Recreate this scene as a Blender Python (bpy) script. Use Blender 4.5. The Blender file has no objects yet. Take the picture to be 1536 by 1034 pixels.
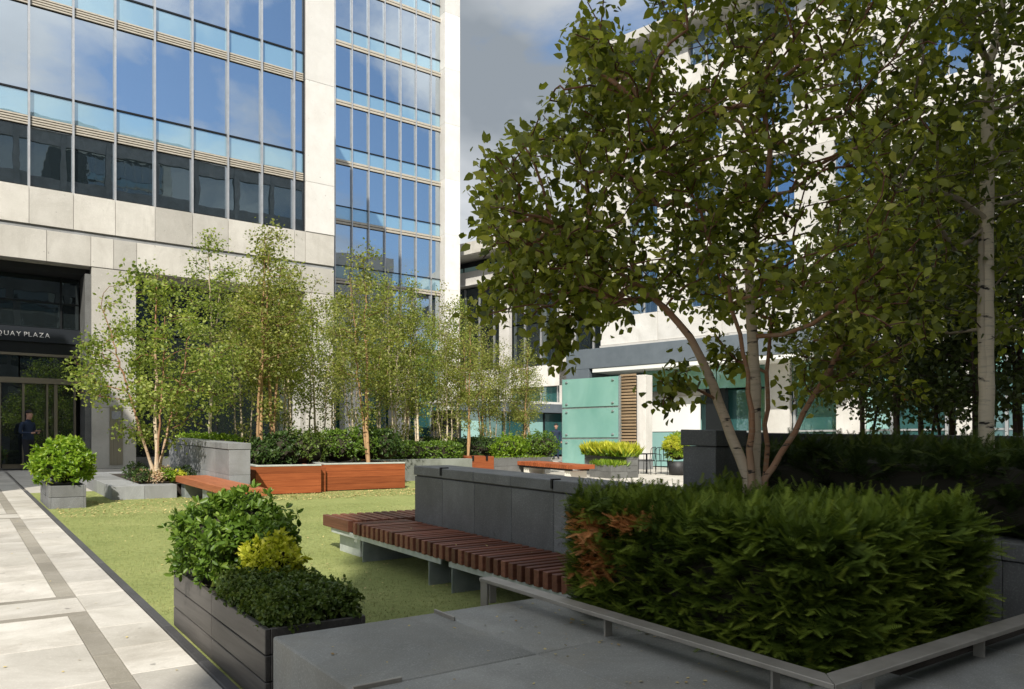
import bpy, bmesh, math, random
import numpy as np
from mathutils import Vector, Matrix

scene = bpy.context.scene
COL = scene.collection
random.seed(7)
rng = np.random.default_rng(7)
R = math.radians

# ------------------------------------------------------------------ camera
# x runs along the office facade, y towards it, the plaza rises 2.6 % along y
F, CX, HY, EYE, S = 1165., 768., 665., 1.5, .026
YAW = math.atan2(843, 1165)
CA, SA = math.cos(YAW), math.sin(YAW)
cam_d = bpy.data.cameras.new('camera')
cam_d.sensor_width = 36.0
cam_d.lens = F / 1536 * 36
cam_d.shift_y = (HY - 517) / 1536
cam_d.clip_start, cam_d.clip_end = .1, 2000
cam = bpy.data.objects.new('camera', cam_d)
COL.objects.link(cam)
cam.location = (0, 0, EYE)
cam.rotation_euler = (R(90), 0, -YAW)
scene.camera = cam

# ------------------------------------------------------------------ light
SUN_EL = math.atan(.88)
L_H = (.6, .8)                                   # horizontal way the sunlight travels
sun_d = bpy.data.lights.new('sun', 'SUN')
sun_d.energy = 3.5
sun_d.angle = R(.53)
sun_d.color = (1, .94, .84)
sun = bpy.data.objects.new('sun', sun_d)
COL.objects.link(sun)
ldir = Vector((L_H[0] * math.cos(SUN_EL), L_H[1] * math.cos(SUN_EL), -math.sin(SUN_EL)))
sun.rotation_euler = ldir.to_track_quat('-Z', 'Y').to_euler()
sun.location = (-20, -25, 40)

world = bpy.data.worlds.new('World')
scene.world = world
world.use_nodes = True
wn, wl = world.node_tree.nodes, world.node_tree.links
wn.clear()
w_out = wn.new('ShaderNodeOutputWorld')
w_bg = wn.new('ShaderNodeBackground')
w_sky = wn.new('ShaderNodeTexSky')
w_sky.sky_type = 'NISHITA'
w_sky.sun_disc = False
w_sky.sun_elevation = SUN_EL
w_sky.sun_rotation = math.atan2(-L_H[0], -L_H[1])
w_sky.air_density, w_sky.dust_density, w_sky.ozone_density = 1.0, .6, 2.5
w_tc = wn.new('ShaderNodeTexCoord')
w_sep = wn.new('ShaderNodeSeparateXYZ')
wl.new(w_tc.outputs['Generated'], w_sep.inputs[0])
def wmath(op, a, b=None):
    n = wn.new('ShaderNodeMath'); n.operation = op
    for i, v in enumerate((a, b)):
        if v is None: continue
        if isinstance(v, (int, float)): n.inputs[i].default_value = v
        else: wl.new(v, n.inputs[i])
    return n.outputs[0]
zz = wmath('ADD', wmath('MAXIMUM', w_sep.outputs[2], 0.0), .22)
w_cmb = wn.new('ShaderNodeCombineXYZ')
wl.new(wmath('DIVIDE', w_sep.outputs[0], zz), w_cmb.inputs[0])
wl.new(wmath('DIVIDE', w_sep.outputs[1], zz), w_cmb.inputs[1])
w_map = wn.new('ShaderNodeMapping')
w_map.inputs['Location'].default_value = (29.47, 25.21, 25.5)
wl.new(w_cmb.outputs[0], w_map.inputs[0])
n_cov = wn.new('ShaderNodeTexNoise')
n_cov.inputs['Scale'].default_value = 1.7
n_cov.inputs['Detail'].default_value = 9
n_cov.inputs['Roughness'].default_value = .56
n_cov.inputs['Distortion'].default_value = .35
wl.new(w_map.outputs[0], n_cov.inputs['Vector'])
r_cov = wn.new('ShaderNodeValToRGB')
r_cov.color_ramp.elements[0].position = .40
r_cov.color_ramp.elements[1].position = .53
wl.new(n_cov.outputs[0], r_cov.inputs[0])
n_sh = wn.new('ShaderNodeTexNoise')
n_sh.inputs['Scale'].default_value = .8
n_sh.inputs['Detail'].default_value = 6
w_map2 = wn.new('ShaderNodeMapping')
w_map2.inputs['Location'].default_value = (18.54, 12.03, 4.29)
wl.new(w_map.outputs[0], w_map2.inputs[0])
wl.new(w_map2.outputs[0], n_sh.inputs['Vector'])
r_sh = wn.new('ShaderNodeValToRGB')
r_sh.color_ramp.elements[0].position = .38
r_sh.color_ramp.elements[0].color = (1.25, 1.42, 1.60, 1)
r_sh.color_ramp.elements[1].position = .74
r_sh.color_ramp.elements[1].color = (7.0, 7.0, 7.0, 1)
wl.new(n_sh.outputs[0], r_sh.inputs[0])
w_mix = wn.new('ShaderNodeMixRGB')
wl.new(r_cov.outputs[0], w_mix.inputs[0])
w_dim = wn.new('ShaderNodeMixRGB'); w_dim.blend_type = 'MULTIPLY'; w_dim.inputs[0].default_value = 1
w_dim.inputs[2].default_value = (.60, .62, .62, 1)                # sky colour dimmed between the clouds
wl.new(w_sky.outputs[0], w_dim.inputs[1])
wl.new(w_dim.outputs[0], w_mix.inputs[1])
wl.new(r_sh.outputs[0], w_mix.inputs[2])
wl.new(w_mix.outputs[0], w_bg.inputs[0])
w_bg.inputs[1].default_value = .15
wl.new(w_bg.outputs[0], w_out.inputs[0])

scene.view_settings.view_transform = 'Standard'
scene.view_settings.look = 'None'
scene.view_settings.exposure = 0.7
scene.view_settings.gamma = 1
scene.cycles.max_bounces = 8
scene.cycles.transparent_max_bounces = 8
scene.cycles.caustics_reflective = False
scene.cycles.caustics_refractive = False
scene.cycles.sample_clamp_indirect = 6

# ------------------------------------------------------------------ pixel helpers (photo pixels give directions only)
def ray(px, py):
    a = px - CX
    return (SA * F + CA * a, CA * F - SA * a, HY - py)
def gz(y):
    return S * max(-6., min(27., y))
def ground_at(px, py, h=0):
    d = ray(px, py); t = (EYE - h) / (S * d[1] - d[2])
    return (d[0] * t, d[1] * t)
def at_depth(px, py, f):
    d = ray(px, py); t = f / F
    return Vector((d[0] * t, d[1] * t, EYE + d[2] * t))
def at_y(px, py, y):
    d = ray(px, py); t = y / d[1]
    return Vector((d[0] * t, y, EYE + d[2] * t))

# ------------------------------------------------------------------ materials
MATS = {}
class NT:
    def __init__(self, name):
        self.m = bpy.data.materials.new(name); self.m.use_nodes = True
        self.n, self.l = self.m.node_tree.nodes, self.m.node_tree.links
        self.n.clear()
        self.out = self.n.new('ShaderNodeOutputMaterial')
        self.p = self.n.new('ShaderNodeBsdfPrincipled')
        self.l.new(self.p.outputs[0], self.out.inputs[0])
        self.tc = self.n.new('ShaderNodeTexCoord')
        MATS[name] = self.m
    def noise(self, scale, detail=4, rough=.55, stretch=None, dist=0, coord='Object'):
        t = self.n.new('ShaderNodeTexNoise')
        t.inputs['Scale'].default_value = scale
        t.inputs['Detail'].default_value = detail
        t.inputs['Roughness'].default_value = rough
        t.inputs['Distortion'].default_value = dist
        src = self.tc.outputs[coord]
        mp = self.n.new('ShaderNodeMapping')
        if stretch: mp.inputs['Scale'].default_value = stretch
        if coord == 'Object':                       # break up repeats between copies
            oi = self.n.new('ShaderNodeObjectInfo')
            mu = self.n.new('ShaderNodeMath'); mu.operation = 'MULTIPLY'; mu.inputs[1].default_value = 37
            self.l.new(oi.outputs['Random'], mu.inputs[0])
            cb = self.n.new('ShaderNodeCombineXYZ')
            self.l.new(mu.outputs[0], cb.inputs[0]); self.l.new(mu.outputs[0], cb.inputs[1])
            self.l.new(cb.outputs[0], mp.inputs['Location'])
        self.l.new(src, mp.inputs[0]); src = mp.outputs[0]
        self.l.new(src, t.inputs['Vector'])
        return t.outputs[0]
    def ramp(self, fac, stops):
        r = self.n.new('ShaderNodeValToRGB'); e = r.color_ramp.elements
        while len(e) < len(stops): e.new(.5)
        for k, (p, c) in enumerate(stops):
            e[k].position = p; e[k].color = (*c, 1) if len(c) == 3 else c
        self.l.new(fac, r.inputs[0]); return r.outputs[0]
    def mix(self, a, b, fac, mode='MIX'):
        m = self.n.new('ShaderNodeMixRGB'); m.blend_type = mode
        for i, v in ((0, fac), (1, a), (2, b)):
            if isinstance(v, (int, float)): m.inputs[i].default_value = v
            elif isinstance(v, tuple): m.inputs[i].default_value = (*v, 1)
            else: self.l.new(v, m.inputs[i])
        return m.outputs[0]
    def rand(self):
        return self.n.new('ShaderNodeObjectInfo').outputs['Random']
    def attr(self, nm):
        a = self.n.new('ShaderNodeAttribute'); a.attribute_name = nm; return a.outputs['Fac']
    def bump(self, h, strength=.3, dist=.01):
        b = self.n.new('ShaderNodeBump'); b.inputs['Strength'].default_value = strength
        b.inputs['Distance'].default_value = dist
        self.l.new(h, b.inputs['Height']); self.l.new(b.outputs[0], self.p.inputs['Normal']); return b
    def set(self, col=None, rough=.6, metal=0, spec=.5):
        if col is not None:
            if isinstance(col, tuple): self.p.inputs['Base Color'].default_value = (*col, 1)
            else: self.l.new(col, self.p.inputs['Base Color'])
        if isinstance(rough, (int, float)): self.p.inputs['Roughness'].default_value = rough
        else: self.l.new(rough, self.p.inputs['Roughness'])
        self.p.inputs['Metallic'].default_value = metal
        self.p.inputs['Specular IOR Level'].default_value = spec
        return self

def stone(name, c0, c1, speck, rough=.6, fine=90, bump=.15, stain=None, grime=.8):
    t = NT(name)
    big = t.noise(1.3, 5, .6)
    f = t.noise(fine, 2, .7)
    base = t.ramp(big, [(.3, c0), (.7, c1)])
    v = t.mix(base, tuple(min(1, k * speck) for k in c1), t.ramp(f, [(.52, (0, 0, 0)), (.75, (1, 1, 1))]))
    v = t.mix(v, t.ramp(t.rand(), [(0, (.82, .82, .82)), (1, (1.12, 1.12, 1.12))]), 1.0, 'MULTIPLY')
    if stain:
        s = t.noise(2.2, 6, .65, stretch=(1, 1, .35), dist=.6)
        v = t.mix(v, stain, t.ramp(s, [(.5, (0, 0, 0)), (.72, (.55, .55, .55))]))
    d = t.noise(.7, 7, .7, dist=1.2)                 # broad grime
    v = t.mix(v, t.ramp(d, [(.38, (.72, .71, .68)), (.62, (1.06, 1.06, 1.06))]), grime, 'MULTIPLY')
    sp = t.noise(9, 2, .5)                           # dark spots
    v = t.mix(v, (.06, .058, .05), t.ramp(sp, [(.72, (0, 0, 0)), (.78, (.5, .5, .5))]))
    t.set(v, rough); t.bump(f, bump, .004)
    return t.m

stone('granite_dark', (.125, .128, .125), (.18, .184, .18), 1.6, .62, 110, stain=(.10, .10, .095))
stone('granite_slab', (.22, .224, .21), (.33, .33, .305), 1.35, .66, 120, .12, stain=(.27, .25, .20))
stone('granite_light', (.24, .25, .26), (.31, .32, .33), 1.2, .65, 110, stain=(.2, .2, .195))
stone('granite_mid', (.15, .155, .16), (.205, .21, .215), 1.3, .65, 110, stain=(.13, .13, .13))
stone('granite_black', (.02, .02, .022), (.035, .035, .038), 1.4, .55, 100)
stone('limestone', (.47, .45, .405), (.57, .55, .50), 1.06, .75, 40, .08, stain=(.40, .38, .335), grime=.35)
stone('limestone_white', (.70, .68, .64), (.78, .77, .735), 1.03, .7, 40, .05, stain=(.64, .62, .58), grime=.2)
stone('paver', (.50, .47, .42), (.60, .575, .52), 1.08, .8, 70, .12, stain=(.36, .33, .28))
stone('paver_band', (.27, .25, .205), (.33, .305, .26), 1.15, .8, 80, .12)
stone('kerb', (.055, .055, .058), (.08, .08, .082), 1.4, .75, 90)
stone('planter_grey', (.20, .215, .20), (.26, .275, .255), 1.1, .7, 60, .08, stain=(.15, .16, .14))
stone('soil', (.02, .015, .01), (.04, .03, .022), 1.6, .95, 40, .8)
stone('white_wall', (.60, .585, .55), (.68, .665, .635), 1.02, .7, 30, .03, stain=(.52, .50, .46), grime=.35)
stone('mortar', (.30, .285, .26), (.36, .34, .31), 1.1, .9, 60)

def timber(name, c0, c1, axis, rough=.5, var=.3):
    t = NT(name)
    st = [22, 22, 22]; st[axis] = 1.1
    g = t.noise(1.6, 7, .62, stretch=tuple(st), dist=.5)
    v = t.ramp(g, [(.25, c0), (.72, c1)])
    v = t.mix(v, t.ramp(t.rand(), [(0, (1 - var,) * 3), (1, (1 + var,) * 3)]), 1.0, 'MULTIPLY')
    t.set(v, rough, 0, .35); t.bump(g, .25, .004)
timber('slat_timber', (.11, .040, .024), (.24, .095, .058), 0, .48, .35)
timber('slat_timber_y', (.11, .040, .024), (.24, .095, .058), 1, .48, .35)
timber('clad_timber', (.20, .048, .016), (.36, .105, .036), 0, .5, .16)
timber('clad_timber_y', (.27, .085, .035), (.44, .155, .068), 1, .5, .14)
timber('louvre_timber', (.22, .15, .085), (.36, .26, .16), 0, .7, .25)
timber('planter_board', (.045, .041, .038), (.105, .097, .089), 1, .42, .3)

t = NT('turf')
a = t.noise(1.1, 5, .6, coord='Object'); b = t.noise(55, 3, .8)
v = t.ramp(a, [(.3, (.235, .28, .095)), (.55, (.295, .335, .12)), (.75, (.36, .375, .15))])
v = t.mix(v, (.46, .40, .17), t.ramp(b, [(.54, (0, 0, 0)), (.70, (.6, .6, .6))]))
v = t.mix(v, (.13, .15, .045), t.ramp(t.noise(16, 4, .75), [(.50, (0, 0, 0)), (.70, (.65, .65, .65))]))
t.set(v, .9, 0, .15); t.bump(b, .9, .02)
t = NT('turf_blade')
t.set(t.ramp(t.attr('tint'), [(0, (.22, .255, .08)), (.6, (.325, .34, .13)), (1, (.44, .41, .18))]), .75, 0, .2)
t = NT('litter')
t.set(t.ramp(t.attr('tint'), [(0, (.50, .40, .14)), (.5, (.62, .50, .22)), (1, (.30, .20, .08))]), .8)

t = NT('galvanised')
g = t.noise(9, 4, .6)
t.set(t.ramp(g, [(.3, (.30, .34, .35)), (.7, (.46, .50, .50))]), .45, .55)
t = NT('galvanised_pale')
g = t.noise(9, 4, .6)
t.set(t.ramp(g, [(.3, (.42, .45, .42)), (.7, (.55, .58, .54))]), .6, .1)
t = NT('bronze_rail')
g = t.noise(6, 5, .6, stretch=(1, 1, 1))
t.set(t.ramp(g, [(.3, (.30, .275, .235)), (.7, (.43, .40, .35))]), .45, .4); t.bump(g, .05, .003)
t = NT('black_metal'); t.set((.012, .012, .013), .45, .4)
t = NT('brushed_steel')
g = t.noise(30, 3, .6, stretch=(1, 1, .02))
t.set(t.ramp(g, [(.3, (.30, .27, .23)), (.7, (.42, .385, .33))]), .38, .85)
t = NT('aluminium'); g = t.noise(5, 3); t.set(t.ramp(g, [(.3, (.42, .43, .44)), (.7, (.52, .53, .54))]), .4, .5)
t = NT('frame_dark'); t.set((.016, .018, .02), .35, .3)
t = NT('bronze_frame'); t.set((.26, .225, .17), .4, .5)
t = NT('louvre_metal'); g = t.noise(8, 3); t.set(t.ramp(g, [(.3, (.42, .38, .31)), (.7, (.50, .46, .385))]), .55, .1)
t = NT('fascia_grey'); g = t.noise(3, 4); t.set(t.ramp(g, [(.3, (.12, .145, .17)), (.7, (.15, .178, .205))]), .5, .1)
t = NT('sign_black'); t.set((.022, .026, .032), .3)
t = NT('sign_letter'); t.set((.72, .72, .70), .4)
t = NT('blind_white'); t.set((.80, .80, .77), .8)
t = NT('red_sign'); t.set((.42, .012, .014), .45)
t = NT('lamp_white'); t.set((.78, .76, .68), .5)
t = NT('interior_dark'); t.set((.025, .027, .028), .9)
t = NT('core_shade'); t.set((.030, .026, .014), .95)  # dark twig-brown, stands in for the shade inside foliage
t = NT('skin'); t.set((.50, .28, .20), .55)
t = NT('hair'); t.set((.018, .013, .010), .6)
t = NT('jumper_navy'); g = t.noise(60, 3); t.set(t.ramp(g, [(.3, (.010, .020, .045)), (.7, (.018, .034, .070))]), .9)
t = NT('trouser_dark'); t.set((.014, .015, .020), .85)
t = NT('shoe_black'); t.set((.008, .008, .008), .4)
t = NT('shirt_pale'); t.set((.50, .60, .72), .8)

def glass(name, base, refl, tint, rough=.0, wav=.012):
    t = NT(name)
    gl = t.n.new('ShaderNodeBsdfGlossy'); gl.inputs['Roughness'].default_value = rough
    gl.inputs['Color'].default_value = (*tint, 1)
    t.set(base, .35, 0, .2)
    lw = t.n.new('ShaderNodeFresnel'); lw.inputs['IOR'].default_value = 1.5
    ad = t.n.new('ShaderNodeMath'); ad.operation = 'ADD'; ad.use_clamp = True; ad.inputs[1].default_value = refl
    t.l.new(lw.outputs[0], ad.inputs[0])
    mx = t.n.new('ShaderNodeMixShader')
    t.l.new(ad.outputs[0], mx.inputs[0]); t.l.new(t.p.outputs[0], mx.inputs[1]); t.l.new(gl.outputs[0], mx.inputs[2])
    t.l.new(mx.outputs[0], t.out.inputs[0])
    h = t.noise(.9, 2, .5)
    b = t.n.new('ShaderNodeBump'); b.inputs['Strength'].default_value = wav; b.inputs['Distance'].default_value = .25
    t.l.new(h, b.inputs['Height']); t.l.new(b.outputs[0], gl.inputs['Normal'])
    return t
glass('glass_facade', (.010, .020, .024), .60, (.80, .89, .97), .0, .006)
glass('glass_spandrel', (.20, .34, .42), .36, (.72, .90, 1.0))
glass('glass_dark', (.008, .012, .013), .10, (.8, .95, 1.0))
glass('glass_shop', (.03, .10, .10), .16, (.8, 1.0, .98))
glass('glass_pale', (.30, .52, .50), .12, (.85, 1.0, .97))
t = glass('glass_screen', (.20, .42, .37), .10, (.8, 1.0, .95), .08)
t.l.new(t.ramp(t.noise(.9, 4, .6, stretch=(1, 1, .5), dist=.6), [(.3, (.165, .37, .325)), (.7, (.25, .47, .42))]), t.p.inputs['Base Color'])
glass('glass_fascia', (.16, .36, .30), .12, (.85, 1.0, .95), .05)
glass('window_blue', (.02, .05, .10), .35, (.55, .75, 1.0))

def leafmat(name, stops, rough=.5, trans=.35, spec=.35, tcol=1.5):
    t = NT(name)
    c = t.ramp(t.attr('tint'), stops)
    t.set(c, rough, 0, spec)
    tr = t.n.new('ShaderNodeBsdfTranslucent')
    t.l.new(t.mix(c, (1.0 * tcol, 1.05 * tcol, .55 * tcol), 1.0, 'MULTIPLY'), tr.inputs[0])
    mx = t.n.new('ShaderNodeMixShader'); mx.inputs[0].default_value = trans
    t.l.new(t.p.outputs[0], mx.inputs[1]); t.l.new(tr.outputs[0], mx.inputs[2])
    t.l.new(mx.outputs[0], t.out.inputs[0])
leafmat('leaf_birch', [(0, (.055, .072, .011)), (.4, (.145, .168, .026)), (.8, (.31, .33, .055)), (1, (.46, .44, .10))], .38, .48)
leafmat('leaf_birch_dark', [(0, (.035, .052, .014)), (.6, (.065, .088, .022)), (1, (.11, .13, .035))], .48, .35)
leafmat('leaf_grove', [(0, (.10, .15, .028)), (.5, (.22, .28, .056)), (1, (.48, .52, .16))], .45, .48)
leafmat('leaf_grove_olive', [(0, (.105, .135, .028)), (.5, (.225, .255, .06)), (1, (.48, .48, .16))], .45, .48)
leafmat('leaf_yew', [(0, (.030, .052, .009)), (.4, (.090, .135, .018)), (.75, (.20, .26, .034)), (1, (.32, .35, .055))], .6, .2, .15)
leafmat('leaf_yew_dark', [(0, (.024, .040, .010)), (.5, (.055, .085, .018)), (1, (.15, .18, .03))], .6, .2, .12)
leafmat('leaf_dead', [(0, (.34, .13, .04)), (.6, (.62, .27, .09)), (1, (.74, .37, .15))], .7, .2)
leafmat('leaf_laurel', [(0, (.045, .095, .012)), (.5, (.105, .185, .022)), (1, (.22, .31, .05))], .4, .3, .4)
leafmat('leaf_lime', [(0, (.08, .17, .012)), (.5, (.19, .31, .022)), (1, (.34, .42, .045))], .4, .35, .45)
leafmat('leaf_yellow', [(0, (.32, .37, .03)), (.5, (.55, .56, .05)), (1, (.72, .68, .12))], .55, .35)
leafmat('leaf_box', [(0, (.040, .075, .014)), (.5, (.095, .145, .026)), (1, (.19, .235, .055))], .45, .25, .35)
leafmat('leaf_shrub', [(0, (.022, .050, .014)), (.5, (.050, .095, .022)), (1, (.105, .155, .035))], .45, .25)
leafmat('flower_mix', [(0, (.42, .20, .16)), (.5, (.62, .48, .30)), (1, (.70, .66, .58))], .6, .3)

def bark(name, pale, twig, mark, young=None):
    t = NT(name)
    k = t.attr('tint'); young = young or tuple((a + b) / 2 for a, b in zip(pale, twig))
    base = t.ramp(k, [(.10, twig), (.30, young), (.48, young), (.80, pale)])
    n1 = t.noise(7, 5, .6, stretch=(1, 1, 7))
    n2 = t.noise(5.5, 3, .55, stretch=(1.2, 1.2, 4.5))
    v = t.mix(base, tuple(c * .6 for c in pale), t.ramp(n1, [(.52, (0, 0, 0)), (.70, (.7, .7, .7))]))
    v = t.mix(v, mark, t.ramp(n2, [(.62, (0, 0, 0)), (.68, (1, 1, 1))]))
    t.set(v, .7, 0, .3); t.bump(n1, .4, .006)
bark('bark_birch', (.62, .50, .36), (.13, .045, .025), (.05, .038, .03), (.36, .19, .105))
bark('bark_white', (.74, .63, .46), (.10, .06, .04), (.04, .034, .03))
bark('bark_orange', (.46, .29, .15), (.16, .09, .045), (.10, .06, .035))
bark('bark_dark', (.075, .048, .036), (.04, .022, .018), (.02, .014, .012))

# ------------------------------------------------------------------ object helpers
def tag(o, label=None, cat=None, group=None, kind=None):
    if label: o['label'] = label
    if cat: o['category'] = cat
    if group: o['group'] = group
    if kind: o['kind'] = kind
    return o
def root(name, loc, label=None, cat=None, group=None, kind=None, rz=0.):
    o = bpy.data.objects.new(name, None)
    o.empty_display_size = .2
    o.location = loc; o.rotation_euler = (0, 0, rz)
    COL.objects.link(o)
    return tag(o, label, cat, group, kind)
def put(name, me, loc, parent=None, local=False):
    o = bpy.data.objects.new(name, me)
    COL.objects.link(o)
    if parent is not None:
        o.parent = parent
        o.location = Vector(loc) if local else Vector(loc) - wloc(parent)
    else:
        o.location = loc
    return o
def wloc(o):
    v = Vector(o.location); p = o.parent
    while p is not None:
        v = v + Vector(p.location); p = p.parent
    return v
MESH = {}
def box_mesh(dx, dy, dz, mat, bev=.0, shear=0.):
    key = (round(dx, 4), round(dy, 4), round(dz, 4), mat, bev, shear)
    if key in MESH: return MESH[key]
    bm = bmesh.new()
    bmesh.ops.create_cube(bm, size=1)
    for v in bm.verts:
        v.co = Vector((v.co.x * dx, v.co.y * dy, (v.co.z + .5) * dz))
    if bev:
        bmesh.ops.bevel(bm, geom=list(bm.edges), offset=min(bev, .3 * min(dx, dy, dz)), segments=1, affect='EDGES')
    for v in bm.verts: v.co.z += shear * v.co.y
    me = bpy.data.meshes.new('box')
    bm.to_mesh(me); bm.free()
    me.materials.append(MATS[mat])
    MESH[key] = me
    return me
def pbox(name, x0, x1, y0, y1, h0, h1, mat, parent=None, bev=.006):
    """box standing on the sloping plaza (heights above it)"""
    cx, cy = (x0 + x1) / 2, (y0 + y1) / 2
    return put(name, box_mesh(x1 - x0, y1 - y0, h1 - h0, mat, bev, S), (cx, cy, gz(cy) + h0), parent)
def wbox(name, x0, x1, y0, y1, z0, z1, mat, parent=None, bev=.0, local=False):
    """level box in world (or the parent's local) coordinates"""
    return put(name, box_mesh(x1 - x0, y1 - y0, z1 - z0, mat, bev), ((x0 + x1) / 2, (y0 + y1) / 2, z0), parent, local)
def np_mesh(name, verts, faces, mat, tint=None, smooth=False):
    """verts (n,3); faces (m,k) of equal size; tint per vertex"""
    verts = np.asarray(verts, dtype=np.float32); faces = np.asarray(faces, dtype=np.int32)
    me = bpy.data.meshes.new(name)
    nf, k = faces.shape
    me.vertices.add(len(verts)); me.vertices.foreach_set('co', verts.ravel())
    me.loops.add(nf * k); me.loops.foreach_set('vertex_index', faces.ravel())
    me.polygons.add(nf)
    me.polygons.foreach_set('loop_start', np.arange(0, nf * k, k, dtype=np.int32))
    if smooth: me.polygons.foreach_set('use_smooth', np.ones(nf, dtype=bool))
    if tint is not None:
        at = me.attributes.new('tint', 'FLOAT', 'POINT')
        at.data.foreach_set('value', np.asarray(tint, dtype=np.float32))
    me.update(calc_edges=True)
    for mm in (mat if isinstance(mat, (list, tuple)) else [mat]): me.materials.append(MATS[mm])
    return me
def tube_mesh(name, paths, mat, sides=8, smooth=True):
    """paths: list of [(x,y,z,r),...]"""
    V, Fc, T = [], [], []
    for path in paths:
        pts = np.array([p[:3] for p in path], float); rad = np.array([p[3] for p in path], float)
        n = len(pts)
        tan = np.gradient(pts, axis=0)
        tan /= np.linalg.norm(tan, axis=1)[:, None] + 1e-9
        ref = np.array([0, 0, 1.]) if abs(tan[0][2]) < .9 else np.array([1., 0, 0])
        base = sum(len(v) for v in V)
        ring = []
        for i in range(n):
            u = np.cross(tan[i], ref); u /= np.linalg.norm(u) + 1e-9
            w = np.cross(tan[i], u)
            ang = np.linspace(0, 2 * np.pi, sides, endpoint=False)
            ring.append(pts[i] + rad[i] * (np.cos(ang)[:, None] * u + np.sin(ang)[:, None] * w))
        V.append(np.concatenate(ring))
        T.append(np.repeat(np.clip(rad / .042, 0, 1), sides))
        for i in range(n - 1):
            for j in range(sides):
                a = base + i * sides + j; b = base + i * sides + (j + 1) % sides
                Fc.append((a, b, b + sides, a + sides))
    return np_mesh(name, np.concatenate(V), Fc, mat, np.concatenate(T), smooth)

def unit(v):
    return v / (np.linalg.norm(v, axis=-1, keepdims=True) + 1e-9)
LEAF6 = (np.array([(0, 0, 0), (.28, .34, .07), (.66, .25, .05), (1.05, 0, -.05), (.66, -.25, .05), (.28, -.34, .07)]),
         np.array([(0, 3, 2, 1), (0, 5, 4, 3)]))
LEAF4 = (np.array([(0, 0, 0), (.42, .36, .06), (1.0, 0, 0), (.42, -.36, .06)]), np.array([(0, 3, 2, 1)]))
OVAL6 = (np.array([(0, 0, 0), (.35, .20, .06), (.72, .19, .04), (1.0, 0, -.06), (.72, -.19, .04), (.35, -.20, .06)]),
         np.array([(0, 3, 2, 1), (0, 5, 4, 3)]))
def _yew():
    V, Fc = [], []
    n = 9
    for i in range(n):
        u = .06 + .86 * i / (n - 1)
        ln = .30 * (1 - .45 * i / (n - 1))
        for s in (-1, 1):
            b = len(V)
            V += [(u, 0, 0), (u + ln * .55, s * ln, .04), (u + .085, 0, 0), ]
            Fc.append((b, b + 1, b + 2) if s > 0 else (b, b + 2, b + 1))
    b = len(V); V += [(.86, 0, .0), (.93, .04, .01), (1.08, 0, .0)]; Fc.append((b, b + 1, b + 2))
    return np.array(V), np.array(Fc)
YEW = _yew()
BLADE = (np.array([(0, .03, 0), (0, -.03, 0), (.55, 0.025, .10), (1.0, 0, -.05)]), np.array([(0, 1, 3, 2)]))
def scatter(name, tpl, pos, dirs, nor, size, mat, tint=None, width=1.0):
    V, Fc = tpl
    n = len(pos)
    d = unit(dirs); s = unit(np.cross(nor, d)); w = np.cross(d, s)
    size = np.broadcast_to(np.asarray(size, float), (n,))
    P = (pos[:, None, :] + size[:, None, None] * (V[None, :, 0:1] * d[:, None, :] + width * V[None, :, 1:2] * s[:, None, :] + V[None, :, 2:3] * w[:, None, :]))
    faces = (Fc[None] + (np.arange(n) * len(V))[:, None, None]).reshape(-1, Fc.shape[1])
    if tint is None: tint = rng.random(n)
    return np_mesh(name, P.reshape(-1, 3), faces, mat, np.repeat(np.clip(tint, 0, 1), len(V)))
def rdir(n):
    return unit(rng.normal(size=(n, 3)))

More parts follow.
